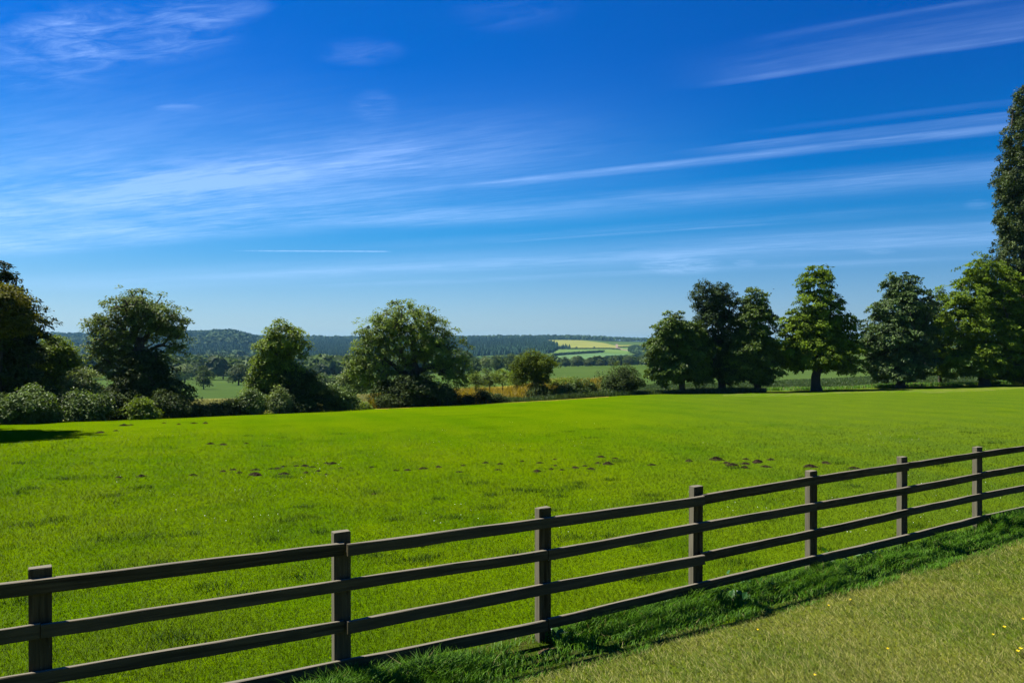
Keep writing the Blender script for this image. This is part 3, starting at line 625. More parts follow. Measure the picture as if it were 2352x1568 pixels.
# ------------------------------------------------------------ trees
GR = 'row of large trees on the right'
def skeleton(trunk, tips, rng, r_base, r_tip=.018, reach=.3, nseg=5):
    nodes = [np.array(p, float) for p in trunk]; par = [-1] + list(range(len(trunk) - 1)); plen = [0.]
    for i in range(1, len(nodes)): plen.append(plen[-1] + np.linalg.norm(nodes[i] - nodes[i - 1]))
    tips = sorted(tips, key=lambda t: np.linalg.norm(t - nodes[-1])); lows = max(1, int(len(trunk) * .45)); ends = []
    A = np.array(nodes); PL = np.array(plen)
    for tpt in tips:
        dv = tpt - A; d = np.linalg.norm(dv, axis=1); cost = d * (1 + .5 * np.clip(-dv[:, 2] / (d + 1e-6), 0, 1)) + reach * PL; cost[:lows] += 3.
        b = int(np.argmin(cost)); p0 = A[b]; prev = b; L = d[b]; k = max(2, min(nseg, int(L / .35) + 1)); new = []
        side = rng.normal(0, .10 * L, 3); lift = np.array((0, 0, .16 * L))
        for s in range(1, k + 1):
            t = s / k; p = p0 + (tpt - p0) * t + (side + lift) * math.sin(t * math.pi) * .8 + (rng.normal(0, .02 * L, 3) if s < k else 0)
            new.append(p); par.append(prev); plen.append(plen[prev] + L / k); nodes.append(p); prev = len(nodes) - 1
        ends.append(prev); A = np.vstack([A, np.array(new)]); PL = np.array(plen)
    n = len(nodes); cnt = np.zeros(n)
    for e in ends:
        i = e
        while i >= 0: cnt[i] += 1; i = par[i]
    cnt = np.maximum(cnt, .3); mx = cnt.max(); rad = r_tip + (r_base - r_tip) * (cnt / mx) ** .62 * 1.
    H = nodes[len(trunk) - 1][2]
    for i in range(len(trunk)): rad[i] = r_base * (1 - .45 * i / len(trunk)) * (1.45 if i == 0 else 1)
    for i in range(len(trunk), n): rad[i] = min(rad[i], rad[par[i]] * .92)
    out = [(*tube([nodes[i] for i in range(len(trunk))], rad[:len(trunk)], 10), .5)]
    P0 = np.array([nodes[par[i]] for i in range(len(trunk), n)]); P1 = np.array([nodes[i] for i in range(len(trunk), n)])
    R0 = np.array([min(rad[par[i]], rad[i] * 1.35) for i in range(len(trunk), n)]); R1 = rad[len(trunk):]
    D = P1 - P0; D /= np.linalg.norm(D, axis=1)[:, None] + 1e-9; ref = np.where(np.abs(D[:, 2:3]) > .9, np.array([[1., 0, 0]]), np.array([[0, 0, 1.]]))
    U = np.cross(D, ref); U /= np.linalg.norm(U, axis=1)[:, None]; Wv = np.cross(D, U); S = 5
    th = np.linspace(0, 2 * math.pi, S, endpoint=False); ring = U[:, None] * np.cos(th)[None, :, None] + Wv[:, None] * np.sin(th)[None, :, None]
    V = np.concatenate([P0[:, None] + ring * R0[:, None, None], P1[:, None] + ring * R1[:, None, None]], 1)
    b = np.arange(len(P0))[:, None, None] * 2 * S; j = np.arange(S)[None, :, None]; jn = (j + 1) % S
    Fq = np.concatenate([b + j, b + jn, b + S + jn, b + S + j], -1).reshape(-1, 4); out.append((V.reshape(-1, 3), Fq, .5))
    return join(out)
def clusters(lobes, n, rng, inner=.45, rough=.2):
    """lobes: (cx, cy, cz, rx, ry, rz) in metres; returns cluster centres and outward directions"""
    L = np.array(lobes, float); vol = (L[:, 3] * L[:, 4] * L[:, 5]) ** .8; pick = rng.choice(len(L), n, p=vol / vol.sum()); l = L[pick]
    d = rng.normal(size=(n, 3)); d /= np.linalg.norm(d, axis=1)[:, None]
    rho = inner + (1 - inner) * rng.random(n) ** .6
    ph = pick * 1.7; bump = 1 + rough * (np.sin(d[:, 0] * 5 + ph) * np.sin(d[:, 2] * 6 + ph * 2) + .6 * np.sin(d[:, 1] * 9 + ph) * np.cos(d[:, 2] * 8 + d[:, 0] * 7)) + rng.normal(0, .045, n)
    return l[:, :3] + d * l[:, 3:6] * (rho * bump)[:, None], d
def make_crown(cp, cd, per, leaf, spread, rng, flat=.35, upw=.9, outw=.5, rnd=.5, droop=.25, asp=.5, shoots=True):
    n = len(cp); per_c = np.maximum(4, (per * rng.uniform(.5, 1.5, n)).astype(int)); rep = np.repeat(np.arange(n), per_c); m_ = len(rep)
    sz = spread * rng.uniform(.6, 1.3, n)[rep]
    off = rng.normal(0, 1, (m_, 3)); off /= np.linalg.norm(off, axis=1)[:, None]; off *= (rng.random(m_) ** .45)[:, None] * sz[:, None]; off[:, 2] *= flat
    off[:, 2] -= (off[:, 0] * cd[rep, 0] + off[:, 1] * cd[rep, 1]) * .35
    P = cp[rep] + off; N = cd[rep] * outw + np.array((0, 0, upw)) + rng.normal(0, rnd, (m_, 3)); N /= np.linalg.norm(N, axis=1)[:, None]
    ct = rng.uniform(0, 1, n); tint = np.clip(ct[rep] * .55 + rng.uniform(0, .45, m_), 0, 1)
    return leafset(P, N, leaf, rng, tint, droop, asp)
def px_lobes(lobes, bx, Yt, gzv, ry=None):
    out = []
    for l in lobes:
        x, y, rx, rz = l[:4]; dyo = l[4] if len(l) > 4 else 0.; k = Yt / F
        out.append(((x - bx) * k, dyo, CH - (y - HY) * k - gzv, rx * k, (l[5] if len(l) > 5 else rx * k * .95), rz * k))
    return out
def tree(name, label, bx, Yt, lobes, leafm, seed, n=340, per=60, leaf=.2, spread=.7, flat=.35, trunk_top=None, r_base=.3, tipn=140, group=None, lean=0., cat='tree', sink=.1, trunkpx=None, **kw):
    if group == GR and name != 'lombardy_poplar_tree': n, per, spread, leaf, lobes = int(n * 2.1), per * .6, spread * .62, leaf * .86, [(l[0], l[1], l[2] * 1.07, l[3] * 1.04) + tuple(l[4:]) for l in lobes]
    Yt = nearer(bx, Yt); rg_ = np.random.default_rng(seed); X0, Yv, z0 = gpx(bx, Yt)
    root = empty(name, (X0, Yv, z0 - sink)); tag(root, label, cat, group)
    L = px_lobes(lobes, bx, Yt, z0 - sink)
    inner = kw.pop('inner', .4); rough = kw.pop('rough', .2); cp, cd = clusters(L, n, rg_, inner, rough)
    zt = trunk_top if trunk_top else np.average([l[2] for l in L]) * .9
    cx0 = np.average([l[0] for l in L]) * .35 + lean
    tr = [(cx0 * (t ** 1.5) + rg_.normal(0, .04), rg_.normal(0, .04), zt * t) for t in np.linspace(0, 1, 9)]
    tr[0] = (0, 0, -.2)
    tips = cp[rg_.choice(len(cp), min(tipn, len(cp)), replace=False)]
    V, Fs, tt = skeleton(tr, list(tips), rg_, r_base); obj('trunk', mesh('trunk', V, Fs, smooth=True), M['bark'], root)
    ymin = kw.pop('ymin', None)
    V, Fq, tt = make_crown(cp, cd, per, leaf, spread, rg_, flat, **kw)
    if ymin:
        zc = CH - (ymin - HY) / F * Yt - (z0 - sink); V4 = V.reshape(-1, 4, 3); kk_ = V4[:, 0, 2] > zc + .35 * np.sin(V4[:, 0, 0] * 2.3 + seed) + .2 * np.sin(V4[:, 0, 0] * 6.1)
        V = V4[kk_].reshape(-1, 3); Fq = np.arange(len(V)).reshape(-1, 4); tt = tt.reshape(-1, 4)[kk_].ravel()
    obj('crown', mesh('crown', V, Fq, tt), M[leafm], root)
    return root
def shrub(label, bx, Yt, lobes, leafm, seed, n=90, per=46, leaf=.14, spread=.42, group='shrubs and bushes along the far field edge', name='shrub', cat='shrub', **kw):
    return tree(name, label, bx, Yt, lobes, leafm, seed, n, per, leaf, spread, kw.pop('flat', .6), None, kw.pop('r_base', .06), 30, group, cat=cat, inner=kw.pop('inner', .3), **kw)

GT = 'trees along the far edge of the field'
# far left
tree('shade_tree', 'large tree standing just past the left edge, shading the near field corner', -348, 35.7, [(-348, 310, 205, 190), (-348, 520, 225, 190), (-365, 720, 215, 150)], 'dark', 100, 700, 60, .3, .8, group=GT, r_base=.5)
tree('dark_tree', 'tall dark green tree cut off by the left edge of the picture', -45, 47, [(-60, 660, 95, 85), (-20, 700, 92, 75), (-50, 800, 130, 110), (20, 760, 62, 70, 1.), (-130, 720, 90, 110)], 'purple', 101, 680, 70, .2, .55, group=GT, r_base=.5)
tree('golden_tree', 'golden-leaved tree in front of the dark tree at the left edge', -5, 45, [(0, 690, 50, 36), (38, 738, 34, 34), (-25, 740, 50, 40)], 'gold', 102, 260, 70, .17, .65, group=GT)
tree('dark_leafy_tree', 'dense dark leafy tree filling the lower left edge below the golden crown', 10, 46, [(0, 800, 70, 66), (35, 840, 50, 60), (25, 890, 62, 50), (-60, 820, 80, 90)], 'hedge', 99, 520, 70, .17, .65, group=GT)
tree('leafy_tree', 'rounded mid green tree just right of the golden tree', 125, 50, [(128, 815, 40, 40), (112, 850, 36, 50), (160, 850, 30, 46), (120, 890, 40, 40)], 'bright', 103, 330, 60, .17, .65, group=GT)
tree('pale_tree', 'small pale grey-green tree with loose twigs between left trees', 190, 47, [(190, 880, 36, 34), (168, 905, 34, 30), (212, 905, 26, 30)], 'pale', 104, 170, 50, .14, .5, group=GT, r_base=.12)
tree('ash_tree', 'tall ash tree with uneven crown and dark open branches, left of picture', 328, 48, [(305, 705, 62, 46), (345, 735, 62, 52), (262, 760, 48, 50), (392, 745, 44, 46), (222, 745, 36, 28), (405, 785, 33, 26), (235, 808, 40, 46), (300, 800, 45, 50), (262, 850, 45, 40)], 'ash', 105, 690, 34, .155, .37, .6, group=GT, r_base=.42, tipn=240, trunk_top=4.2, rough=.3, inner=.25)
tree('ivy_covered_tree', 'dark dense tree growing at the foot of the tall ash', 350, 47.5, [(350, 880, 62, 56), (300, 905, 55, 46), (395, 910, 42, 42), (340, 830, 42, 30)], 'hedge', 106, 360, 60, .17, .6, group=GT, r_base=.2)
tree('sunny_ash_tree', 'bright yellow-green ash tree standing left of the central broad tree', 655, 49, [(655, 785, 48, 42), (625, 805, 36, 46), (688, 800, 26, 34), (620, 855, 44, 40), (600, 880, 44, 36), (590, 905, 30, 30), (650, 850, 40, 40)], 'ash2', 107, 520, 40, .165, .37, .6, group=GT, r_base=.3, tipn=200, trunk_top=3.6, rough=.28)
tree('low_dark_tree', 'low dark spreading tree at the right foot of the sunny ash', 685, 48.8, [(680, 880, 48, 44), (712, 895, 30, 38), (640, 905, 50, 32)], 'hedge', 108, 280, 60, .16, .55, group=GT, r_base=.16)
tree('broad_oak_tree', 'broad rounded oak tree with thick spreading limbs in the centre', 958, 53, [(940, 735, 74, 46), (880, 760, 58, 48), (990, 770, 56, 46), (930, 790, 70, 52), (845, 800, 46, 44), (1000, 815, 52, 46), (860, 850, 56, 50), (1040, 850, 42, 46), (1055, 815, 28, 38), (820, 835, 32, 30)], 'oak', 109, 1080, 36, .16, .37, .6, group=GT, r_base=.45, tipn=300, trunk_top=3.0, rough=.26, inner=.35)
tree('hawthorn_tree', 'dark dense thicket tree filling the foot of the broad oak', 955, 52, [(950, 895, 70, 40), (900, 905, 44, 34), (1005, 905, 44, 30)], 'hedge', 110, 300, 60, .16, .55, group=GT, r_base=.2)
tree('small_grey_tree', 'small grey-green tree tucked behind the left side of the oak', 815, 58, [(815, 850, 26, 34), (802, 875, 22, 26), (835, 870, 22, 30)], 'pale', 111, 150, 50, .16, .5, group=GT, r_base=.12)
tree('lime_green_tree', 'small lime-green tree with flat spreading top right of the oak', 1230, 57, [(1220, 824, 30, 22), (1192, 842, 22, 20), (1252, 838, 24, 24), (1205, 862, 30, 18), (1240, 862, 28, 20), (1228, 842, 36, 26)], 'lime', 112, 420, 40, .13, .34, .7, rough=.34, group=GT, r_base=.16, trunk_top=2.2)
shrub('dark ivy bush wrapping the foot of the lime-green tree', 1234, 56, [(1232, 895, 26, 24), (1245, 905, 24, 18), (1222, 910, 18, 14)], 'hedge', 113, 110, name='ivy_bush', cat='bush')
# right row
ck = dict(flat=.42, upw=.95, outw=.6, rnd=.55, droop=.35, asp=.6)
tree('chestnut_tree', 'leftmost rounded chestnut in the right-hand row of trees', 1567, 59.2, [(1555, 765, 46, 46), (1530, 800, 44, 50), (1590, 800, 44, 60), (1545, 845, 56, 38), (1600, 850, 30, 36)], 'chest', 121, 460, 70, .23, .68, r_base=.24, group=GR, ymin=882, **ck)
tree('dark_poplar_tree', 'tall dark square-topped tree behind the leftmost chestnut', 1657, 60.6, [(1625, 685, 38, 38), (1662, 700, 36, 46), (1640, 750, 52, 60), (1640, 820, 55, 56), (1665, 850, 40, 34)], 'dark', 122, 520, 64, .19, .5, .7, r_base=.3, group=GR, ymin=880)
tree('conical_chestnut_tree', 'dense dark green chestnut in the middle of the right-hand row', 1739, 60, [(1733, 700, 34, 36), (1730, 745, 50, 44), (1722, 800, 60, 50), (1700, 840, 48, 42), (1755, 830, 44, 46), (1740, 865, 40, 16)], 'chest', 123, 520, 70, .23, .68, r_base=.28, group=GR, ymin=878, **ck)
tree('bright_chestnut_tree', 'tallest bright green chestnut with narrow top and bare trunk', 1876, 61, [(1875, 650, 36, 44), (1885, 700, 50, 40), (1880, 745, 62, 40), (1835, 760, 46, 50), (1920, 775, 54, 46), (1870, 810, 86, 46), (1825, 820, 42, 36), (1930, 835, 48, 26)], 'chest2', 124, 640, 66, .23, .66, r_base=.37, group=GR, tipn=220, trunk_top=4.6, rough=.28, ymin=860, **ck)
tree('blue_green_chestnut_tree', 'wide blue-green chestnut with branches sweeping to the ground', 2068, 63, [(2072, 665, 40, 36), (2060, 715, 58, 44), (2110, 705, 36, 40), (2050, 775, 76, 52), (2110, 775, 46, 60), (2060, 840, 78, 36), (2000, 800, 28, 40)], 'chest3', 125, 640, 70, .23, .68, r_base=.32, group=GR, **ck)
tree('spruce_tree', 'thin dark treetop poking out between the two right chestnuts', 2160, 68, [(2160, 672, 9, 22), (2158, 720, 22, 40), (2155, 780, 34, 50)], 'dark', 126, 200, 50, .2, .5, .4, r_base=.15, group=GR)
tree('sunlit_chestnut_tree', 'broad yellow-green sunlit chestnut in front of the tall poplar', 2262, 63.5, [(2262, 625, 48, 38), (2240, 680, 66, 50), (2300, 690, 60, 60), (2215, 750, 72, 52), (2290, 770, 76, 60), (2230, 830, 90, 46), (2320, 840, 60, 44)], 'chest2', 127, 780, 70, .23, .68, r_base=.4, group=GR, **ck)
tree('lombardy_poplar_tree', 'very tall narrow columnar poplar at the right edge', 2352, 66, [(2352, 250, 26, 56), (2350, 320, 44, 66), (2350, 400, 58, 70), (2350, 490, 62, 80), (2352, 590, 64, 90), (2352, 700, 62, 90), (2352, 800, 56, 70)], 'poplar', 128, 1800, 64, .19, .38, 1., r_base=.5, group=GR, tipn=160, upw=.4, trunk_top=19., rough=.07, inner=.55)
tree('edge_chestnut_tree', 'dark chestnut cut off by the right edge below the poplar', 2440, 63.5, [(2430, 740, 70, 90), (2420, 830, 80, 60)], 'chest3', 129, 360, 70, .23, .68, r_base=.3, group=GR, **ck)
# shrubs along the edge
SH = [
 ('bushy green shrub at the lower left corner of the tree line', 25, 40.6, [(20, 945, 46, 32), (55, 935, 38, 30)], 'shrub'),
 ('low dark shrub under the golden tree', -30, 41, [(-30, 940, 60, 42)], 'hedge'),
 ('taller twiggy green shrub second from the left edge', 82, 41.5, [(80, 930, 32, 38), (105, 945, 26, 26)], 'shrub'),
 ('dark gap-filling bush between the two left shrubs', 118, 43, [(120, 930, 40, 36)], 'hedge'),
 ('wide rounded light green bush left of the tall ash foot', 195, 43, [(195, 938, 52, 30), (170, 925, 34, 24), (228, 930, 28, 26)], 'shrub'),
 ('small bright spiky bush in front of the dark ash foot', 327, 43.5, [(325, 940, 24, 26), (335, 950, 24, 14)], 'bright'),
 ('dark low bush right of the wide rounded bush', 268, 44.5, [(265, 935, 34, 30)], 'hedge'),
 ('dark shaded bush below the right side of the ash', 395, 45, [(395, 930, 38, 26)], 'hedge'),
 ('low dark hedge bush left of the tan field gap', 445, 46, [(445, 944, 30, 16)], 'hedge'),
 ('low hedge bush in the middle of the tan field gap', 495, 46.5, [(495, 944, 30, 14)], 'hedge'),
 ('hedge bush right of the tan field gap', 540, 47, [(540, 938, 28, 20)], 'hedge'),
 ('grey-green bush at the left foot of the sunny ash', 580, 47, [(578, 925, 28, 28)], 'shrub'),
 ('silvery spiky bush in front of the sunny ash', 645, 47.3, [(645, 922, 28, 28)], 'pale'),
 ('shaded bush at the right foot of the sunny ash', 700, 47.8, [(700, 930, 34, 24)], 'hedge'),
 ('dense rounded bush standing alone right of the sunny ash', 775, 49, [(775, 912, 38, 28), (760, 920, 26, 24), (800, 925, 24, 18)], 'shrub'),
 ('tiny bush at the edge of the pale path gap', 838, 50, [(836, 938, 14, 9)], 'bright'),
 ('low bush at the left foot of the broad oak', 895, 51, [(895, 922, 30, 18)], 'hedge'),
 ('low dark bush under the right limbs of the oak', 1030, 52, [(1028, 916, 36, 18)], 'hedge'),
 ('small dark bush in front of the ochre grass, left one', 1078, 53, [(1076, 920, 22, 12)], 'hedge'),
 ('pointed dark bush in front of the ochre grass, centre', 1113, 53, [(1112, 914, 18, 16)], 'hedge'),
 ('small green bush in front of the ochre grass, right one', 1140, 53.3, [(1142, 918, 20, 12)], 'hedge'),
 ('wide bramble bush right of the lime-green tree', 1300, 57, [(1295, 900, 34, 20), (1320, 893, 26, 22)], 'shrub'),
 ('bright leafy bush behind the wide bramble bush', 1288, 66, [(1285, 882, 28, 16), (1310, 884, 22, 16)], 'bright'),
 ('medium bush between bramble and the dark round bush', 1350, 58, [(1350, 893, 22, 20)], 'shrub'),
 ('large dark round bush left of the chestnut row', 1425, 59, [(1425, 872, 42, 32), (1400, 885, 28, 24), (1450, 880, 26, 28), (1440, 855, 24, 18)], 'hedge'),
 ('small leafy bush at the right foot of the large dark bush', 1390, 58.5, [(1388, 898, 24, 12)], 'shrub'),
 ('bright green bush behind the ochre grass, leftmost', 1092, 78, [(1092, 872, 24, 18)], 'bright'),
 ('dark-topped bush behind the ochre grass, second', 1125, 80, [(1122, 868, 26, 20)], 'shrub'),
 ('bright green bush behind the ochre grass, third', 1155, 79, [(1155, 866, 26, 20)], 'bright'),
 ('bush behind the ochre grass touching the lime-green tree', 1186, 77, [(1186, 870, 22, 18)], 'bright'),
]
for k, (lb, bx, Yt, lobes, mt) in enumerate(SH):
    area = sum(l[2] * l[3] for l in lobes); shrub(lb, bx, Yt, lobes, mt, 200 + k, n=int(max(40, min(260, area / 8))), rough=.3)
# tall verge plants along the far edge
def scatter_blades(name, label, cat, mt, n, xr, Yf, h, w, seed, lean=.3, zf=None):
    r = np.random.default_rng(seed); x = r.uniform(xr[0], xr[1], n); Y = Yf(x, r); X = (x - CX) / F * Y
    hh = h * r.uniform(.5, 1.4, n) * np.clip(1 + .4 * fbm(X * .8, Y * .8, seed, 3), .3, 2)
    V, Fs, tt = blades(X, Y, gz(X, Y), hh, w * r.uniform(.6, 1.4, n), lean, r, 2)
    return tag(obj(name, mesh(name, V, Fs, tt), M[mt]), label, cat, kind='stuff')
scatter_blades('ochre_grass', 'tall ochre seeding grass beyond the hedge in the centre', 'grass', 'straw', 60000, (850, 1380), lambda x, r: edge_of(x) + 3 + 60 * r.random(len(x)) ** 1.3, .75, .045, 61)
scatter_blades('rough_grass', 'rough tan grass in the meadow gap behind left bushes', 'grass', 'tan', 30000, (150, 900), lambda x, r: edge_of(x) + 6 + 90 * r.random(len(x)), .4, .06, 62)
scatter_blades('edge_grass', 'tall weedy green grass along the far edge of the field', 'grass', 'wheat', 26000, (1150, 1760), lambda x, r: edge_of(x) + 1.2 + 5 * r.random(len(x)), .32, .04, 63)
scatter_blades('verge_weeds', 'rank green grass under the right-hand row of trees', 'grass', 'verge', 26000, (1500, 2420), lambda x, r: edge_of(x) + 5.5 + 3 * r.random(len(x)), .2, .04, 64)
scatter_blades('crop_edge', 'taller green crop stems along the near side of the crop field', 'crop', 'wheat', 60000, (1290, 2420), lambda x, r: np.maximum(edge_of(x) + 8.5, 66) + 34 * r.random(len(x)) ** 1.6, .14, .06, 65)

# ------------------------------------------------------------ the valley
def proto_tree(seed, leafn, H=9., wd=4., mt='mid', leaf=.55, round_=1.):
    r = np.random.default_rng(seed); lob = [(0, 0, H * .58, wd, wd, H * .4), (wd * .4, 0, H * .5, wd * .7, wd * .7, H * .3), (-wd * .45, .3, H * .45, wd * .65, wd * .6, H * .3), (0, 0, H * .78, wd * .6, wd * .6, H * .22)]
    cp, cd = clusters(lob, 110, r, .55, .2); V, Fq, tt = make_crown(cp, cd, leafn / 110, leaf, 1.5, r, .5, upw=.8, outw=.8, rnd=.4, asp=.8)
    c = mesh('crown', V, Fq, tt); c.materials.append(M[mt])
    tv, tf = tube([(0, 0, -.5), (.1, 0, H * .3), (0, .1, H * .7)], [.35, .28, .1], 6); t = mesh('trunk', tv, tf); t.materials.append(M['bark'])
    return c, t
PT = [proto_tree(300 + k, 2200, H, w, mt) for k, (H, w, mt) in enumerate(((9, 4.2, 'mid'), (10, 3.6, 'mid'), (8, 4.6, 'shrub'), (9, 4, 'hedge'), (11, 3.8, 'pale')))]
def valley_tree(label, x, Yt, hpx, wpx, p, group, rz=0.):
    X0, Yv, z0 = gpx(x, Yt); k = Yt / F; root = empty('valley_tree', (X0, Yv, z0 - .3), rz)
    Hs = hpx * k / (9, 10, 8, 9, 11)[p]; Ws = wpx * k / 2 / (4.8, 4.2, 5.2, 4.6, 4.4)[p]; root.scale = (Ws, Ws, Hs)
    o = obj('crown', PT[p][0], parent=root); o2 = obj('trunk', PT[p][1], parent=root); return tag(root, label, 'tree', group)
GV = 'trees in the valley beyond the field'
vt = [('round single tree standing in the left valley field', 468, 215, 56, 46, 0), ('dark tree right of the round single field tree', 548, 260, 52, 60, 3), ('tall pale round willow in the valley wood, left', 513, 420, 46, 44, 4),
      ('dark rounded tree low in the gap left of the sunny ash', 578, 300, 46, 44, 0), ('bushy tree in the gap between sunny ash and oak, left', 742, 190, 44, 46, 2), ('dark tree in the gap between sunny ash and oak, right', 772, 180, 42, 44, 3),
      ('small dark round tree at the foot of the forest gap', 748, 640, 22, 26, 0), ('grey-green tree left in the valley gap behind the ash', 425, 330, 46, 44, 4), ('green tree behind the left valley field, near the ash', 405, 260, 44, 40, 2),
      ('soft green poplar behind the ochre grass, leftmost', 1092, 330, 46, 34, 1), ('soft green poplar behind the ochre grass, second', 1116, 350, 48, 34, 4), ('soft green poplar behind the ochre grass, third', 1144, 340, 50, 34, 1), ('soft green poplar behind the ochre grass, fourth', 1172, 350, 50, 36, 1), ('poplar partly behind the lime-green tree', 1196, 345, 48, 36, 0), ('tree showing right of the lime-green crown', 1268, 340, 34, 22, 1),
      ('darkest rounded tree in the hedgerow beyond the crop field', 1325, 575, 24, 28, 3), ('second dark tree in the hedgerow beyond the crop', 1352, 580, 21, 26, 3), ('third dark hedgerow tree beyond the crop', 1378, 580, 18, 22, 3), ('small dark hedgerow tree beyond the crop, fourth', 1404, 585, 17, 18, 3), ('tall dark hedgerow tree beyond the crop near chestnuts', 1445, 580, 24, 26, 3),
      ('pale hedgerow tree left of the dark ones', 1298, 590, 26, 26, 0), ('lone round tree on the pale hill field', 1435, 940, 12, 13, 3), ('tiny lone tree on the yellow field edge, left', 1324, 1560, 5, 6, 3), ('tiny lone tree on the yellow field edge, right', 1365, 1560, 5, 6, 3)]
for k, a_ in enumerate(vt): valley_tree(a_[0], *a_[1:6], GV, k * 1.3)
def blob_wood(name, label, spots, mt, seed, leafs=70):
    r = np.random.default_rng(seed); S = np.array(spots); n = len(S)      # X Y z H W
    rep = np.repeat(np.arange(n), leafs); m_ = len(rep); d = r.normal(size=(m_, 3)); d /= np.linalg.norm(d, axis=1)[:, None]; d[:, 2] = np.abs(d[:, 2]) * 1.0 - .25
    bmp = 1 + .15 * np.sin(d[:, 0] * 6 + rep) * np.sin(d[:, 2] * 5 + rep * 2); s = S[rep]
    P = np.stack([s[:, 0] + d[:, 0] * s[:, 4] / 2 * bmp, s[:, 1] + d[:, 1] * s[:, 4] / 2 * bmp, s[:, 2] + s[:, 3] * .5 + d[:, 2] * s[:, 3] * .5 * bmp], -1)
    N = d + r.normal(0, .3, (m_, 3)) + np.array((0, 0, .3)); N /= np.linalg.norm(N, axis=1)[:, None]
    ct = r.uniform(0, 1, n); V, Fq, tt = leafset(P, N, 1., r, np.clip(ct[rep] * .6 + r.uniform(0, .4, m_), 0, 1), .1, .9)
    V = V.reshape(-1, 4, 3); c = V.mean(1, keepdims=True); V = (c + (V - c) * (s[:, 4] * .42)[:, None, None]).reshape(-1, 3)
    return tag(obj(name, mesh(name, V, Fq, tt), M[mt]), label, 'woodland', kind='stuff')
def spots(n, xr, Yr, Hr, seed, cond=None, px=False):
    r = np.random.default_rng(seed); out = []
    Y = np.sqrt(r.uniform(Yr[0] ** 2, Yr[1] ** 2, n)); x = r.uniform(*xr, n); X = (x - CX) / F * Y; z = gz(X, Y); sy = HY + (CH - z) / Y * F
    k = np.ones(n, bool) if cond is None else cond(x, sy, Y)
    H = r.uniform(*Hr, n); return np.stack([X, Y, z - .5, H, H * r.uniform(.75, 1.1, n)], -1)[k]
blob_wood('valley_woodland', 'mixed green woodland filling the valley floor below the hills', spots(900, (-300, 1080), (380, 1000), (9, 15), 71), 'mid', 71, 110)
blob_wood('hedgerow_woodland', 'belt of mixed hedgerow trees beyond the right crop field', spots(360, (1040, 2500), (590, 720), (6.5, 9.5), 72), 'mid', 72, 160)
blob_wood('far_hedgerow', 'far blue-green trees at the foot of the hill fields', spots(160, (1060, 1270), (700, 960), (6, 9), 74), 'broad', 74, 70)
# far conifer forest and ridge woods
def conifers(S, seed, sides=6):
    r = np.random.default_rng(seed); n = len(S); th = np.linspace(0, 2 * math.pi, sides, endpoint=False)
    lv = [(0.0, .75), (.18, 1.), (.45, .62), (.46, .78), (.75, .3)]
    V = np.zeros((n, len(lv) * sides + 1, 3)); rot = r.uniform(0, 6.28, n)
    for i, (hz, wr) in enumerate(lv):
        a_ = th[None] + rot[:, None]; rr = (S[:, 4] / 2)[:, None] * wr * r.uniform(.75, 1.2, (n, sides))
        V[:, i * sides:(i + 1) * sides, 0] = S[:, 0:1] + np.cos(a_) * rr; V[:, i * sides:(i + 1) * sides, 1] = S[:, 1:2] + np.sin(a_) * rr; V[:, i * sides:(i + 1) * sides, 2] = S[:, 2:3] + (S[:, 3] * hz)[:, None]
    V[:, -1] = np.stack([S[:, 0], S[:, 1], S[:, 2] + S[:, 3]], -1)
    b = np.arange(n)[:, None, None] * (len(lv) * sides + 1); i = (np.arange(len(lv) - 1)[:, None] * sides); j = np.arange(sides)[None]; k = (j + 1) % sides
    Fq = (np.stack([i + j, i + k, i + sides + k, i + sides + j], -1).reshape(1, -1, 4) + b).reshape(-1, 4)
    t = (len(lv) - 1) * sides; Ft = (np.stack([t + j[0], t + k[0], np.full(sides, len(lv) * sides)], -1)[None] + b).reshape(-1, 3)
    tint = np.repeat(np.clip(r.normal(.45, .22, n) + .25 * fbm(S[:, 0] / 70, S[:, 1] / 110, 81, 3), 0, 1), len(lv) * sides + 1)
    return V.reshape(-1, 3), [Fq, Ft], tint
isfor = lambda x, sy, Y: (classify(x, sy, Y) == 10)
S = spots(46000, (-350, 1330), (990, 2450), (7, 12), 75, isfor); S[:, 4] *= .55
V, Fs, tt = conifers(S, 75)
tag(obj('conifer_forest', mesh('conifer_forest', V, Fs, tt), M['conifer']), 'dark blue-green conifer forest covering the distant hillside', 'forest', kind='stuff')
S2 = spots(9000, (-350, 2600), (2150, 2700), (9, 15), 76, lambda x, sy, Y: classify(x, sy, Y) == 10)
blob_wood('ridge_woodland', 'dark line of woods along the skyline ridge', S2[:3600], 'broad', 76, 26)
S3 = spots(2500, (100, 640), (1000, 2100), (11, 16), 77, lambda x, sy, Y: (fbm((x - CX) / F * Y / 90, Y / 90, 78, 3) > .25) & (sy < 832))
blob_wood('hill_broadleaf_wood', 'paler broadleaf patches among the conifers on the left hill', S3, 'broad', 77, 40)
S4 = spots(6000, (1440, 1500), (1000, 1500), (7, 10), 79, lambda x, sy, Y: inpoly(x, sy, COP))
blob_wood('copse', 'small dark rectangular copse on the hill left of the chestnuts', S4, 'broad', 79, 40)
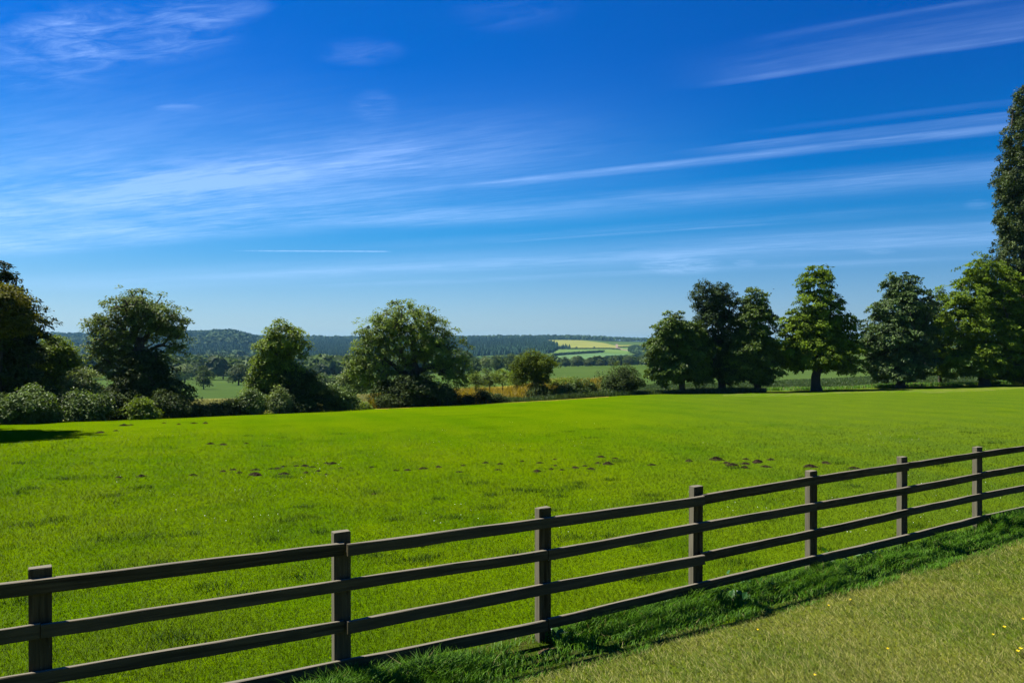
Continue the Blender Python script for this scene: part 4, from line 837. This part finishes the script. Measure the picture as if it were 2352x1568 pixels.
def hedge(label, pts, hgt, seed):
    out = []
    for (x1, y1), (x2, y2) in zip(pts[:-1], pts[1:]):
        for t in np.linspace(0, 1, max(2, int(abs(x2 - x1) / 1.1))):
            x = x1 + (x2 - x1) * t; y = y1 + (y2 - y1) * t; Yc = np.linspace(300, 2600, 900); X = (x - CX) / F * Yc; s = HY + (CH - gz(X, Yc)) / Yc * F
            Yc_ = Yc[Yc > 850]; s_ = s[Yc > 850]; k = int(np.argmin(np.abs(s_ - y))); Yh = Yc_[k]; Xh = (x - CX) / F * Yh; out.append((Xh, Yh, float(gz(Xh, Yh)) - .2, hgt * (1 + .4 * math.sin(x * 1.7 + seed)), hgt * 1.3))
    o = blob_wood('hedge', label, out, 'broad', seed, 30); del o['kind']; o['category'] = 'hedge'; o['group'] = 'hedges dividing the hill fields'
hedge('dark hedge slanting between the two green hill fields', [(1270, 817), (1300, 814.5), (1386, 809)], 3.4, 90)
hedge('thin hedge along the bottom of the yellow hill field', [(1311, 801.5), (1400, 801.2), (1424, 803)], 2.4, 91)
hedge('hedge at the foot of the pale hill crop', [(1390, 823), (1440, 821), (1486, 819)], 3.2, 92)
hedge('short hedge between the tan and green strips by the copse', [(1420, 798), (1455, 796.5), (1480, 796.5)], 2.2, 93)

# ------------------------------------------------------------ birds
def bird(label, x, y, Yb, span, rot):
    k = Yb / F; root = empty('bird', ((x - CX) * k, Yb, CH - (y - HY) * k), rot); tag(root, label, 'bird')
    V, Fq = tube([(-.5, 0, 0), (-.42, 0, .01), (-.2, 0, .0), (.1, 0, 0), (.36, 0, .02), (.48, 0, .03), (.56, 0, .02)], [.01, .03, .075, .085, .05, .045, .004], 8)
    V = V * span * .45; bd = mesh('body', V, Fq, np.full(len(V), .1), True); obj('body', bd, M['purple'], root)
    for s in (-1, 1):
        W_ = np.array([(.12, 0, .02), (.16, .22, .13), (.05, .5, .10), (-.12, .46, .10), (-.1, .2, .12), (-.16, 0, .02)]) * span; W_[:, 1] *= s
        W2 = W_ - np.array((0, 0, .012 * span)); Vw = np.concatenate([W_, W2]); q_ = [[0, 1, 4, 5], [1, 2, 3, 4], [11, 10, 7, 6], [10, 9, 8, 7]]; q_ += [[i, (i + 1) % 6, 6 + (i + 1) % 6, 6 + i] for i in range(6)]
        obj('wing', mesh('wing', Vw, np.array(q_), np.full(12, .1)), M['purple'], root)
bird('small dark bird flying beside the tall poplar', 2274, 570, 52, .42, .5)
bird('tiny dark bird in the sky above the chestnut row', 1777, 664, 90, .4, 1.9)

# ------------------------------------------------------------ haze
if HAZE:
    b = (-6500, -60, -80), (6500, 9300, 75)
    V = np.array([(b[i][0], b[j][1], b[k][2]) for i in (0, 1) for j in (0, 1) for k in (0, 1)])
    me = mesh('haze', V, np.array([[0, 1, 3, 2], [4, 6, 7, 5], [0, 4, 5, 1], [2, 3, 7, 6], [0, 2, 6, 4], [1, 5, 7, 3]]))
    m, T = mat('haze_air'); v = T.n('ShaderNodeVolumePrincipled'); v.inputs['Color'].default_value = (.28, .64, .95, 1); v.inputs['Density'].default_value = HAZE; v.inputs['Anisotropy'].default_value = .3
    o = T.n('ShaderNodeOutputMaterial'); T.l(v.outputs[0], o.inputs['Volume'])
    tag(obj('haze', me, m), 'faint blue distance haze lying over the whole valley', 'haze', kind='stuff')
scn.cycles.volume_bounces = 0; scn.cycles.max_bounces = 6; scn.cycles.transmission_bounces = 4; scn.cycles.transparent_max_bounces = 8
